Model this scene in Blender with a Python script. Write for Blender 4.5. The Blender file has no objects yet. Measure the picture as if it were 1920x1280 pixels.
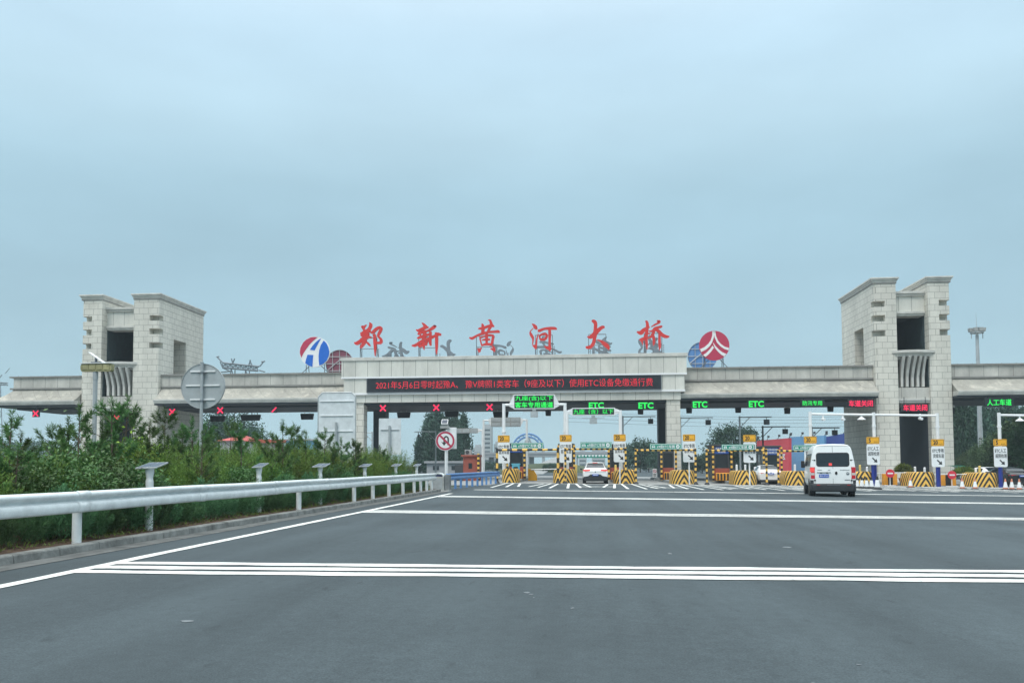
import bpy, bmesh, math, random
import numpy as np
from mathutils import Vector, Matrix
S = bpy.context.scene
COL = S.collection
R = math.radians
random.seed(7)

# ------------------------------------------------------------------ camera
FPX, PCX, PCY, ROLL, CAMH = 1600.0, 960.0, 787.0, -0.004, 1.3
_psi = math.atan((1095.0 - PCX) / FPX)
_th = math.atan((872.0 - PCY) / FPX)
_tilt = -math.atan((PCY - 872.0) / FPX)
F_ = np.array([-math.sin(_psi) * math.cos(_th), math.cos(_psi) * math.cos(_th), math.sin(_th)])
_r0 = np.array([math.cos(_psi), math.sin(_psi), 0.0])
_u0 = np.cross(_r0, F_)
R_ = _r0 * math.cos(ROLL) + _u0 * math.sin(ROLL)
U_ = -_r0 * math.sin(ROLL) + _u0 * math.cos(ROLL)
C_ = np.array([0.0, 0.0, CAMH])
cam = bpy.data.cameras.new('camera')
cam_o = bpy.data.objects.new('camera', cam)
COL.objects.link(cam_o)
cam.sensor_width = 36.0
cam.lens = FPX / 1920.0 * 36.0
cam.shift_y = (PCY - 640.0) / 1920.0
cam.clip_start = 0.1
cam.clip_end = 6000.0
cam_o.matrix_world = Matrix(((R_[0], U_[0], -F_[0], 0.0), (R_[1], U_[1], -F_[1], 0.0),
                             (R_[2], U_[2], -F_[2], CAMH), (0, 0, 0, 1)))
S.camera = cam_o

# ------------------------------------------------------------------ sky, sun, exposure
SUN_EL, SUN_AZ = 58.0, 205.0          # behind the camera, a little to the left
W = bpy.data.worlds.new('World')
S.world = W
W.use_nodes = True
nt = W.node_tree
nt.nodes.clear()
out = nt.nodes.new('ShaderNodeOutputWorld')
mixs = nt.nodes.new('ShaderNodeMixShader')
mixs.inputs[0].default_value = 0.9
b1 = nt.nodes.new('ShaderNodeBackground')
b2 = nt.nodes.new('ShaderNodeBackground')
sky = nt.nodes.new('ShaderNodeTexSky')
sky.sky_type = 'NISHITA'
sky.sun_disc = False
sky.sun_elevation = R(SUN_EL)
sky.sun_rotation = R(SUN_AZ)
b1.inputs[1].default_value = 0.08
nt.links.new(sky.outputs[0], b1.inputs[0])
tc = nt.nodes.new('ShaderNodeTexCoord')
sep = nt.nodes.new('ShaderNodeSeparateXYZ')
nt.links.new(tc.outputs['Generated'], sep.inputs[0])
ramp = nt.nodes.new('ShaderNodeValToRGB')      # luminance of the cloud deck by height
cr = ramp.color_ramp
cr.interpolation = 'B_SPLINE'
cr.elements[0].position = 0.0
SKYK = 3.6                               # the ramp holds radiance / SKYK, so that it stays within 0..1
cr.elements[0].color = (0.40 / SKYK, 0.59 / SKYK, 0.67 / SKYK, 1)
cr.elements[1].position = 1.0
cr.elements[1].color = (2.3 / SKYK, 2.42 / SKYK, 2.48 / SKYK, 1)
for p, c in ((0.16, (0.40, 0.595, 0.695)), (0.30, (0.375, 0.58, 0.69)), (0.39, (0.58, 0.795, 0.915)), (0.48, (0.56, 0.79, 0.96)), (0.62, (1.25, 1.42, 1.52)), (0.75, (1.9, 2.05, 2.1))):
    e = cr.elements.new(p)
    e.color = (c[0] / SKYK, c[1] / SKYK, c[2] / SKYK, 1)
nt.links.new(sep.outputs[2], ramp.inputs[0])
mp = nt.nodes.new('ShaderNodeMapping')
mp.inputs['Scale'].default_value = (1.6, 1.6, 4.5)
nt.links.new(tc.outputs['Generated'], mp.inputs[0])
nz = nt.nodes.new('ShaderNodeTexNoise')
nz.inputs['Scale'].default_value = 1.5
nz.inputs['Detail'].default_value = 5.0
nz.inputs['Roughness'].default_value = 0.5
nt.links.new(mp.outputs[0], nz.inputs['Vector'])
mr = nt.nodes.new('ShaderNodeMapRange')
mr.inputs[1].default_value = 0.3
mr.inputs[2].default_value = 0.7
mr.inputs[3].default_value = 0.90
mr.inputs[4].default_value = 1.09
nt.links.new(nz.outputs[0], mr.inputs[0])
mul = nt.nodes.new('ShaderNodeMix')
mul.data_type = 'RGBA'
mul.blend_type = 'MULTIPLY'
mul.inputs[0].default_value = 1.0
nt.links.new(ramp.outputs[0], mul.inputs[6])
nt.links.new(mr.outputs[0], mul.inputs[7])
nt.links.new(mul.outputs[2], b2.inputs[0])
b2.inputs[1].default_value = SKYK
nt.links.new(b1.outputs[0], mixs.inputs[1])
nt.links.new(b2.outputs[0], mixs.inputs[2])
nt.links.new(mixs.outputs[0], out.inputs[0])
sun = bpy.data.lights.new('sun', 'SUN')
sun.energy = 1.5
sun.angle = R(25)
sun.color = (1.0, 0.96, 0.9)
sun_o = bpy.data.objects.new('sun', sun)
COL.objects.link(sun_o)
_sd = Vector((math.sin(R(SUN_AZ)) * math.cos(R(SUN_EL)), math.cos(R(SUN_AZ)) * math.cos(R(SUN_EL)), math.sin(R(SUN_EL))))
sun_o.rotation_euler = _sd.to_track_quat('Z', 'Y').to_euler()
sun_o.location = (0, -40, 60)
S.view_settings.view_transform = 'Standard'
S.view_settings.look = 'None'
S.view_settings.gamma = 1.0
S.view_settings.exposure = 0.1
S.cycles.max_bounces = 6
S.cycles.volume_bounces = 1
S.cycles.transparent_max_bounces = 8
S.cycles.use_denoising = True

# ------------------------------------------------------------------ survey helpers: a sight line read at a known distance
def at(px, py, Y):
    d = R_ * (px - PCX) / FPX + U_ * (PCY - py) / FPX + F_
    return C_ + d * (Y / d[1])
def X_(px, Y, py=860):
    return float(at(px, py, Y)[0])
def Z_(px, py, Y):
    return float(at(px, py, Y)[2])
def gz(x, y):                          # the plaza falls 1.2 % to the right
    s = 0.35 + 0.65 * min(1.0, max(0.0, (y - 4.0) / 22.0))
    return -0.012 * s * (min(max(x, -6.0), 60.0) + 6.0)

# ------------------------------------------------------------------ materials
MATS = {}
def mat(name, col, rough=0.6, metal=0.0, var=0.12, vscale=2.0, bump=0.0, bscale=20.0, spec=0.5, emit=None, estr=1.0, coat=0.0, rnd=0.0):
    if name in MATS:
        return MATS[name]
    m = bpy.data.materials.new(name)
    m.use_nodes = True
    t = m.node_tree
    p = t.nodes['Principled BSDF']
    p.inputs['Roughness'].default_value = rough
    p.inputs['Metallic'].default_value = metal
    p.inputs['Specular IOR Level'].default_value = spec
    p.inputs['Coat Weight'].default_value = coat
    p.inputs['Base Color'].default_value = (*col, 1)
    if emit is not None:
        p.inputs['Emission Color'].default_value = (*emit, 1)
        p.inputs['Emission Strength'].default_value = estr
    co = t.nodes.new('ShaderNodeTexCoord')
    if var > 0 or rnd > 0:
        n = t.nodes.new('ShaderNodeTexNoise')
        n.inputs['Scale'].default_value = vscale
        n.inputs['Detail'].default_value = 6
        n.inputs['Roughness'].default_value = 0.62
        t.links.new(co.outputs['Object'], n.inputs['Vector'])
        r = t.nodes.new('ShaderNodeMapRange')
        r.inputs[1].default_value = 0.3
        r.inputs[2].default_value = 0.7
        r.inputs[3].default_value = 1 - var
        r.inputs[4].default_value = 1 + var
        t.links.new(n.outputs[0], r.inputs[0])
        x = t.nodes.new('ShaderNodeMix')
        x.data_type = 'RGBA'
        x.blend_type = 'MULTIPLY'
        x.inputs[0].default_value = 1
        x.inputs[6].default_value = (*col, 1)
        t.links.new(r.outputs[0], x.inputs[7])
        last = x.outputs[2]
        if rnd > 0:
            oi = t.nodes.new('ShaderNodeObjectInfo')
            hs = t.nodes.new('ShaderNodeHueSaturation')
            r2 = t.nodes.new('ShaderNodeMapRange')
            r2.inputs[3].default_value = 1 - rnd
            r2.inputs[4].default_value = 1 + rnd
            t.links.new(oi.outputs['Random'], r2.inputs[0])
            t.links.new(r2.outputs[0], hs.inputs['Value'])
            r3 = t.nodes.new('ShaderNodeMapRange')
            r3.inputs[3].default_value = 0.5 - rnd * 0.08
            r3.inputs[4].default_value = 0.5 + rnd * 0.08
            t.links.new(oi.outputs['Random'], r3.inputs[0])
            t.links.new(r3.outputs[0], hs.inputs['Hue'])
            t.links.new(last, hs.inputs['Color'])
            last = hs.outputs[0]
        t.links.new(last, p.inputs['Base Color'])
    if bump > 0:
        nb = t.nodes.new('ShaderNodeTexNoise')
        nb.inputs['Scale'].default_value = bscale
        nb.inputs['Detail'].default_value = 4
        t.links.new(co.outputs['Object'], nb.inputs['Vector'])
        b = t.nodes.new('ShaderNodeBump')
        b.inputs['Strength'].default_value = bump
        b.inputs['Distance'].default_value = 0.02
        t.links.new(nb.outputs[0], b.inputs['Height'])
        t.links.new(b.outputs[0], p.inputs['Normal'])
    MATS[name] = m
    return m

def brick_mat(name, col, bw, rh, mortar, offset, stain=0.18, mcol=None, zscale=1.0, weather=0.0):
    m = bpy.data.materials.new(name)
    m.use_nodes = True
    t = m.node_tree
    L = t.links.new
    p = t.nodes['Principled BSDF']
    p.inputs['Roughness'].default_value = 0.75
    p.inputs['Specular IOR Level'].default_value = 0.3
    co = t.nodes.new('ShaderNodeTexCoord')
    sp = t.nodes.new('ShaderNodeSeparateXYZ')
    L(co.outputs['Object'], sp.inputs[0])
    ad = t.nodes.new('ShaderNodeMath')
    ad.operation = 'ADD'
    L(sp.outputs[0], ad.inputs[0])
    L(sp.outputs[1], ad.inputs[1])
    cb = t.nodes.new('ShaderNodeCombineXYZ')
    L(ad.outputs[0], cb.inputs[0])
    L(sp.outputs[2], cb.inputs[1])
    br = t.nodes.new('ShaderNodeTexBrick')
    br.offset = offset
    br.inputs['Scale'].default_value = 1.0
    br.inputs['Brick Width'].default_value = bw
    br.inputs['Row Height'].default_value = rh
    br.inputs['Mortar Size'].default_value = mortar
    br.inputs['Mortar Smooth'].default_value = 0.2
    br.inputs['Bias'].default_value = -0.3
    c2 = tuple(c * 0.92 for c in col)
    br.inputs['Color1'].default_value = (*col, 1)
    br.inputs['Color2'].default_value = (*c2, 1)
    mcol = mcol or tuple(c * 0.52 for c in col)
    br.inputs['Mortar'].default_value = (*mcol, 1)
    L(cb.outputs[0], br.inputs['Vector'])
    n = t.nodes.new('ShaderNodeTexNoise')
    n.inputs['Scale'].default_value = 0.55
    n.inputs['Detail'].default_value = 8
    n.inputs['Roughness'].default_value = 0.68
    mp = t.nodes.new('ShaderNodeMapping')
    mp.inputs['Scale'].default_value = (1.0, 1.0, zscale)
    L(co.outputs['Object'], mp.inputs[0])
    L(mp.outputs[0], n.inputs['Vector'])
    r = t.nodes.new('ShaderNodeMapRange')
    r.inputs[1].default_value = 0.3
    r.inputs[2].default_value = 0.72
    r.inputs[3].default_value = 1 - stain
    r.inputs[4].default_value = 1 + stain * 0.6
    L(n.outputs[0], r.inputs[0])
    x = t.nodes.new('ShaderNodeMix')
    x.data_type = 'RGBA'
    x.blend_type = 'MULTIPLY'
    x.inputs[0].default_value = 1
    L(br.outputs[0], x.inputs[6])
    L(r.outputs[0], x.inputs[7])
    last = x.outputs[2]
    if weather > 0:                    # rain streaks and pale patches with ragged edges
        n2 = t.nodes.new('ShaderNodeTexNoise')
        n2.inputs['Scale'].default_value = 1.4
        n2.inputs['Detail'].default_value = 9
        n2.inputs['Roughness'].default_value = 0.7
        mp2 = t.nodes.new('ShaderNodeMapping')
        mp2.inputs['Scale'].default_value = (0.9, 0.9, 0.55)
        L(co.outputs['Object'], mp2.inputs[0])
        L(mp2.outputs[0], n2.inputs['Vector'])
        r2 = t.nodes.new('ShaderNodeMapRange')
        r2.inputs[1].default_value = 0.53
        r2.inputs[2].default_value = 0.62
        r2.inputs[3].default_value = 0.0
        r2.inputs[4].default_value = weather
        L(n2.outputs[0], r2.inputs[0])
        y = t.nodes.new('ShaderNodeMix')
        y.data_type = 'RGBA'
        L(r2.outputs[0], y.inputs[0])
        L(last, y.inputs[6])
        y.inputs[7].default_value = (min(1, col[0] * 1.45), min(1, col[1] * 1.42), min(1, col[2] * 1.38), 1)
        last = y.outputs[2]
    L(last, p.inputs['Base Color'])
    b = t.nodes.new('ShaderNodeBump')
    b.inputs['Strength'].default_value = 0.5
    b.inputs['Distance'].default_value = 0.02
    b.invert = True
    L(br.outputs['Fac'], b.inputs['Height'])
    L(b.outputs[0], p.inputs['Normal'])
    MATS[name] = m
    return m

def stripe_mat(name, mode, period, ca, cb_, duty=0.5):
    m = bpy.data.materials.new(name)
    m.use_nodes = True
    t = m.node_tree
    L = t.links.new
    p = t.nodes['Principled BSDF']
    p.inputs['Roughness'].default_value = 0.55
    co = t.nodes.new('ShaderNodeTexCoord')
    sp = t.nodes.new('ShaderNodeSeparateXYZ')
    L(co.outputs['Object'], sp.inputs[0])
    def mth(op, a, b=None):
        n = t.nodes.new('ShaderNodeMath')
        n.operation = op
        for i, v in enumerate((a, b)):
            if v is None:
                continue
            if isinstance(v, (int, float)):
                n.inputs[i].default_value = v
            else:
                L(v, n.inputs[i])
        return n.outputs[0]
    if mode == 'z':
        v = sp.outputs[2]
    elif mode == 'x':
        v = sp.outputs[0]
    elif mode == 'chevron':
        v = mth('ADD', mth('MULTIPLY', sp.outputs[2], 0.8), mth('MULTIPLY', mth('ADD', mth('ABSOLUTE', sp.outputs[0]), sp.outputs[1]), 1.1))
    fr = mth('FRACT', mth('ADD', mth('DIVIDE', v, period), 20.0))
    lt = mth('LESS_THAN', fr, duty)
    x = t.nodes.new('ShaderNodeMix')
    x.data_type = 'RGBA'
    L(lt, x.inputs[0])
    x.inputs[6].default_value = (*ca, 1)
    x.inputs[7].default_value = (*cb_, 1)
    n = t.nodes.new('ShaderNodeTexNoise')
    n.inputs['Scale'].default_value = 3
    n.inputs['Detail'].default_value = 6
    L(co.outputs['Object'], n.inputs['Vector'])
    r = t.nodes.new('ShaderNodeMapRange')
    r.inputs[3].default_value = 0.7
    r.inputs[4].default_value = 1.2
    L(n.outputs[0], r.inputs[0])
    y = t.nodes.new('ShaderNodeMix')
    y.data_type = 'RGBA'
    y.blend_type = 'MULTIPLY'
    y.inputs[0].default_value = 1
    L(x.outputs[2], y.inputs[6])
    L(r.outputs[0], y.inputs[7])
    L(y.outputs[2], p.inputs['Base Color'])
    MATS[name] = m
    return m

def asphalt_mat():
    m = bpy.data.materials.new('asphalt')
    m.use_nodes = True
    t = m.node_tree
    L = t.links.new
    p = t.nodes['Principled BSDF']
    p.inputs['Roughness'].default_value = 0.8
    p.inputs['Specular IOR Level'].default_value = 0.28
    co = t.nodes.new('ShaderNodeTexCoord')
    def noise(scale, sc=(1, 1, 1), det=6, rot=0.0):
        mp = t.nodes.new('ShaderNodeMapping')
        mp.inputs['Scale'].default_value = sc
        mp.inputs['Rotation'].default_value = (0, 0, rot)
        L(co.outputs['Object'], mp.inputs[0])
        n = t.nodes.new('ShaderNodeTexNoise')
        n.inputs['Scale'].default_value = scale
        n.inputs['Detail'].default_value = det
        n.inputs['Roughness'].default_value = 0.6
        L(mp.outputs[0], n.inputs['Vector'])
        return n.outputs[0]
    def rng(v, a, b, c, d):
        r = t.nodes.new('ShaderNodeMapRange')
        for i, q in enumerate((a, b, c, d)):
            r.inputs[i + 1].default_value = q
        L(v, r.inputs[0])
        return r.outputs[0]
    def mulc(c, v):
        x = t.nodes.new('ShaderNodeMix')
        x.data_type = 'RGBA'
        x.blend_type = 'MULTIPLY'
        x.inputs[0].default_value = 1
        if isinstance(c, tuple):
            x.inputs[6].default_value = (*c, 1)
        else:
            L(c, x.inputs[6])
        L(v, x.inputs[7])
        return x.outputs[2]
    c = mulc((0.060, 0.078, 0.086), rng(noise(0.16), 0.3, 0.7, 0.78, 1.18))      # broad patches
    c = mulc(c, rng(noise(1.0, (0.9, 0.06, 1), 5, R(-14)), 0.35, 0.7, 0.80, 1.12))   # wheel streaks
    c = mulc(c, rng(noise(70, det=3), 0.25, 0.75, 0.62, 1.38))                 # aggregate
    c = mulc(c, rng(noise(9, det=5), 0.3, 0.7, 0.90, 1.10))
    c = mulc(c, rng(noise(3.0, (1.6, 0.5, 1), 8), 0.62, 0.70, 1.0, 0.74))             # small dark stains
    v = t.nodes.new('ShaderNodeTexVoronoi')
    v.inputs['Scale'].default_value = 9
    L(co.outputs['Object'], v.inputs['Vector'])
    spk = rng(v.outputs['Distance'], 0.02, 0.05, 1.0, 0.0)
    x = t.nodes.new('ShaderNodeMix')
    x.data_type = 'RGBA'
    n9 = noise(2.1, det=2)
    gate = rng(n9, 0.58, 0.62, 0.0, 0.55)
    mm = t.nodes.new('ShaderNodeMath')
    mm.operation = 'MULTIPLY'
    L(spk, mm.inputs[0])
    L(gate, mm.inputs[1])
    L(mm.outputs[0], x.inputs[0])
    L(c, x.inputs[6])
    x.inputs[7].default_value = (0.34, 0.38, 0.4, 1)
    L(x.outputs[2], p.inputs['Base Color'])
    b = t.nodes.new('ShaderNodeBump')
    b.inputs['Strength'].default_value = 0.35
    b.inputs['Distance'].default_value = 0.006
    L(noise(110, det=2), b.inputs['Height'])
    L(b.outputs[0], p.inputs['Normal'])
    MATS['asphalt'] = m
    return m

def paint_mat():                         # worn thermoplastic road paint
    m = mat('road_paint', (0.74, 0.75, 0.71), 0.65, var=0.16, vscale=5.0)
    t = m.node_tree                      # chips and tyre grime through to the asphalt
    p = t.nodes['Principled BSDF']
    src = p.inputs['Base Color'].links[0].from_socket
    co = t.nodes.new('ShaderNodeTexCoord')
    mp = t.nodes.new('ShaderNodeMapping')
    mp.inputs['Scale'].default_value = (1.0, 0.5, 1.0)
    n = t.nodes.new('ShaderNodeTexNoise')
    n.inputs['Scale'].default_value = 7.0
    n.inputs['Detail'].default_value = 9.0
    n.inputs['Roughness'].default_value = 0.75
    r = t.nodes.new('ShaderNodeMapRange')
    for i, q in enumerate((0.56, 0.66, 0.0, 0.6)):
        r.inputs[i + 1].default_value = q
    x = t.nodes.new('ShaderNodeMix')
    x.data_type = 'RGBA'
    x.inputs[7].default_value = (0.16, 0.175, 0.18, 1)
    t.links.new(co.outputs['Object'], mp.inputs[0])
    t.links.new(mp.outputs[0], n.inputs['Vector'])
    t.links.new(n.outputs[0], r.inputs[0])
    t.links.new(r.outputs[0], x.inputs[0])
    t.links.new(src, x.inputs[6])
    t.links.new(x.outputs[2], p.inputs['Base Color'])
    return m

YEL, BLK = (0.88, 0.52, 0.10), (0.022, 0.022, 0.024)
STONE = (0.665, 0.64, 0.57)
M = dict(
    asphalt=asphalt_mat(), paint=paint_mat(),
    concrete=mat('pale_concrete', (0.27, 0.28, 0.275), 0.85, var=0.16, vscale=0.5, bump=0.2, bscale=30, spec=0.25),
    kerb=mat('kerb_stone', (0.20, 0.205, 0.195), 0.9, var=0.5, vscale=2.6, bump=0.7, bscale=18, spec=0.2),
    gutter=mat('gutter_concrete', (0.15, 0.155, 0.15), 0.9, var=0.4, vscale=2.2, bump=0.3, bscale=30, spec=0.2),
    soil=mat('soil', (0.10, 0.068, 0.05), 0.95, var=0.4, vscale=5, bump=0.8, bscale=14, spec=0.1),
    terrain=mat('grass_land', (0.075, 0.095, 0.06), 0.95, var=0.3, vscale=0.2, spec=0.1),
    stone=brick_mat('stone_blocks', STONE, 0.92, 0.55, 0.020, 0.5, 0.20, zscale=0.3),
    panel=brick_mat('stone_panels', (0.67, 0.66, 0.60), 1.12, 30.0, 0.026, 0.0, 0.22, zscale=0.3),
    wingpanel=brick_mat('stone_wing_panels', (0.52, 0.505, 0.46), 1.25, 30.0, 0.026, 0.0, 0.34, zscale=0.4),
    slope=brick_mat('weathered_slope', (0.38, 0.365, 0.32), 1.25, 30.0, 0.014, 0.0, 0.3, weather=0.6),
    trim=mat('stone_trim', (0.56, 0.55, 0.51), 0.75, var=0.16, vscale=1.3, spec=0.3),
    trimdark=mat('stone_trim_dark', (0.24, 0.235, 0.22), 0.8, var=0.2, vscale=1.3, spec=0.3),
    soffit=mat('soffit_painted_shade', (0.040, 0.050, 0.060), 0.7, var=0.12, vscale=0.6),  # stone undersides, their shade put into this dark colour
    shade_lining=mat('painted_shade', (0.05, 0.075, 0.08), 0.6, var=0.15),  # shade inside the tower openings, painted as a dark colour
    galv=mat('galvanised_steel', (0.42, 0.45, 0.46), 0.55, 0.35, var=0.16, vscale=3),
    signback=mat('sign_back_aluminium', (0.40, 0.43, 0.44), 0.55, 0.2, var=0.14, vscale=3.0, bump=0.15, bscale=2.5),
    rail=mat('white_rail_paint', (0.70, 0.74, 0.745), 0.5, 0.05, var=0.13, vscale=4.5),
    white=mat('white_paint', (0.78, 0.79, 0.79), 0.4, var=0.06, vscale=2),
    steel=mat('frame_steel', (0.16, 0.18, 0.20), 0.5, 0.5, var=0.1),
    letterback=mat('letter_back_metal', (0.17, 0.20, 0.225), 0.55, 0.4, var=0.2, vscale=1.5),
    red=mat('letter_red', (0.62, 0.034, 0.030), 0.5, var=0.10, vscale=0.8),
    crimson=mat('emblem_crimson', (0.48, 0.035, 0.085), 0.5, var=0.06),
    blue=mat('emblem_blue', (0.01, 0.13, 0.55), 0.45, var=0.06),
    black=mat('black_paint', (0.02, 0.021, 0.023), 0.55, var=0.1),
    screen=mat('led_screen', (0.014, 0.018, 0.024), 0.4, var=0.1),
    ledred=mat('led_red', (0.05, 0, 0), 0.5, var=0, emit=(1.0, 0.02, 0.055), estr=0.8),
    ledredhot=mat('led_red_signal', (0.05, 0, 0), 0.5, var=0, emit=(1.0, 0.02, 0.10), estr=1.15),
    ledgreen=mat('led_green', (0, 0.05, 0), 0.5, var=0, emit=(0.02, 1.0, 0.12), estr=1.0),
    yellow=mat('sign_yellow', (0.85, 0.42, 0.02), 0.45, var=0.05),
    ygreen=mat('sign_green', (0.0, 0.26, 0.17), 0.45, var=0.05),
    sblue=mat('sign_blue', (0.015, 0.07, 0.30), 0.45, var=0.05),
    stripz=stripe_mat('hazard_bands_upright', 'z', 0.40, YEL, BLK),
    stripx=stripe_mat('hazard_bands_level', 'x', 0.40, YEL, BLK),
    stripz2=stripe_mat('hazard_bands_wide_upright', 'z', 0.74, YEL, BLK),
    stripx2=stripe_mat('hazard_bands_wide_level', 'x', 0.74, YEL, BLK),
    chev=stripe_mat('hazard_chevrons', 'chevron', 0.42, YEL, BLK, 0.47),
    conestripe=stripe_mat('cone_bands', 'z', 0.40, (0.75, 0.75, 0.74), BLK, 0.42),
    bluepaint=mat('blue_rail_paint', (0.10, 0.24, 0.50), 0.5, var=0.15, vscale=2),
    navy=mat('navy_paint', (0.012, 0.03, 0.24), 0.45, var=0.06),
    glass=mat('dark_glass', (0.015, 0.022, 0.028), 0.12, var=0, spec=0.6),
    boothred=mat('booth_brown_red', (0.30, 0.075, 0.05), 0.6, var=0.12),
    boothdark=mat('booth_dark_steel', (0.05, 0.055, 0.06), 0.5, var=0.1),
    barrier=mat('barrier_orange', (0.75, 0.33, 0.03), 0.6, var=0.15),
    binsteel=mat('bin_steel', (0.42, 0.43, 0.41), 0.5, 0.1, var=0.3, vscale=2.5),
    leafdark=mat('juniper_foliage', (0.078, 0.170, 0.072), 0.8, var=0.42, vscale=3.5, spec=0.15, rnd=0.35),
    leafmid=mat('hedge_foliage', (0.132, 0.192, 0.044), 0.8, var=0.42, vscale=3.0, spec=0.15, rnd=0.4),
    leafbroad=mat('broadleaf_foliage', (0.070, 0.160, 0.042), 0.5, var=0.35, vscale=4, spec=0.4, rnd=0.25),
    leafbright=mat('bright_foliage', (0.26, 0.42, 0.05), 0.55, var=0.3, vscale=4, spec=0.3),
    pine=mat('pine_needles', (0.095, 0.175, 0.060), 0.8, var=0.4, vscale=4, spec=0.15, rnd=0.3),
    bark=mat('bark', (0.10, 0.075, 0.055), 0.9, var=0.3, vscale=5),
    crown=mat('tree_leaves', (0.075, 0.125, 0.062), 0.8, var=0.4, vscale=0.5, spec=0.15, rnd=0.3),
    crownblue=mat('far_tree_leaves', (0.055, 0.105, 0.075), 0.8, var=0.35, vscale=0.4, spec=0.15, rnd=0.25),
    vanwhite=mat('van_paint', (0.82, 0.84, 0.83), 0.3, var=0.03, vscale=1.5, coat=0.4),
    carwhite=mat('car_white', (0.80, 0.80, 0.80), 0.3, var=0.02, coat=0.4),
    carblack=mat('car_black', (0.012, 0.013, 0.015), 0.25, var=0.02, coat=0.5),
    plastic=mat('bumper_plastic', (0.022, 0.026, 0.03), 0.6, var=0.15),
    tyre=mat('tyre_rubber', (0.016, 0.016, 0.017), 0.85, var=0.2),
    rim=mat('wheel_rim', (0.45, 0.46, 0.47), 0.35, 0.7, var=0.1),
    taillight=mat('tail_light_red', (0.50, 0.02, 0.03), 0.25, var=0.05, emit=(1, 0.04, 0.05), estr=0.04),
    brake=mat('brake_light_lit', (0.6, 0.05, 0.05), 0.25, var=0, emit=(1, 0.10, 0.08), estr=0.45),
    lens=mat('clear_lens', (0.6, 0.55, 0.52), 0.2, var=0.05),
    plate=mat('plate_blue', (0.02, 0.10, 0.50), 0.4, var=0.05),
    chrome=mat('chrome', (0.5, 0.5, 0.5), 0.2, 0.9, var=0),
    coneorange=mat('cone_orange', (0.62, 0.24, 0.15), 0.6, var=0.1),
    hoardred=mat('hoarding_red', (0.58, 0.07, 0.09), 0.7, var=0.08, vscale=0.3),
    hoardsky=mat('hoarding_pale_blue', (0.16, 0.38, 0.62), 0.7, var=0.08, vscale=0.3),
    hoardblue=mat('hoarding_blue', (0.05, 0.09, 0.33), 0.7, var=0.08, vscale=0.3),
    farwall=mat('far_wall', (0.35, 0.36, 0.37), 0.8, var=0.08, vscale=0.1),
    roofred=mat('roof_red', (0.50, 0.09, 0.08), 0.7, var=0.12),
    solar=mat('solar_cell', (0.03, 0.045, 0.075), 0.2, var=0.1, spec=0.7),
    yellowed=mat('yellowed_lamp', (0.34, 0.32, 0.17), 0.6, var=0.35, vscale=9),
    greyled=mat('unlit_led_panel', (0.33, 0.34, 0.33), 0.6, var=0.12, vscale=6),
    pot=mat('terracotta_pot', (0.28, 0.09, 0.07), 0.8, var=0.15),
    cyan=mat('machine_cyan', (0.12, 0.45, 0.60), 0.5, var=0.08),
    emwhite=mat('emblem_white', (0.80, 0.80, 0.80), 0.4, var=0.03),
    yellowtube=mat('ivory_tube', (0.75, 0.55, 0.16), 0.5, var=0.08),
    crimsonbright=mat('no_entry_red', (0.66, 0.03, 0.06), 0.5, var=0.05),
    signback2=mat('sign_back_pale', (0.66, 0.70, 0.72), 0.5, 0.0, var=0.12, vscale=3.0, bump=0.2, bscale=2.0),
    maroon=mat('emblem_reverse_maroon', (0.20, 0.055, 0.085), 0.6, var=0.1),
    galvdark=mat('bin_side_dark', (0.20, 0.215, 0.22), 0.6, 0.2, var=0.2, vscale=3),
    speck=mat('paint_speck', (0.16, 0.18, 0.19), 0.8, var=0.3, vscale=20),
)

# ------------------------------------------------------------------ mesh builder
_txt = {}
def text_geo(s, bold=0.0):
    k = (s, bold)
    if k not in _txt:
        c = bpy.data.curves.new('lettering_curve', 'FONT')
        c.body = s
        c.offset = bold
        c.resolution_u = 3
        o = bpy.data.objects.new('lettering_curve', c)
        COL.objects.link(o)
        dg = bpy.context.evaluated_depsgraph_get()
        ev = o.evaluated_get(dg)
        me = ev.to_mesh()
        vs = [tuple(v.co)[:2] for v in me.vertices]
        fs = [tuple(p.vertices) for p in me.polygons]
        ev.to_mesh_clear()
        bpy.data.objects.remove(o)
        bpy.data.curves.remove(c)
        _txt[k] = (vs, fs)
    return _txt[k]

def crom(pts, n=5):
    P = [np.array(p, float) for p in pts]
    P = [2 * P[0] - P[1]] + P + [2 * P[-1] - P[-2]]
    o = []
    for i in range(1, len(P) - 2):
        for j in range(n):
            t = j / n
            a, b, c, d = P[i - 1:i + 3]
            o.append(0.5 * (2 * b + (c - a) * t + (2 * a - 5 * b + 4 * c - d) * t * t + (3 * b - a - 3 * c + d) * t ** 3))
    o.append(P[-2])
    return o

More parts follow.
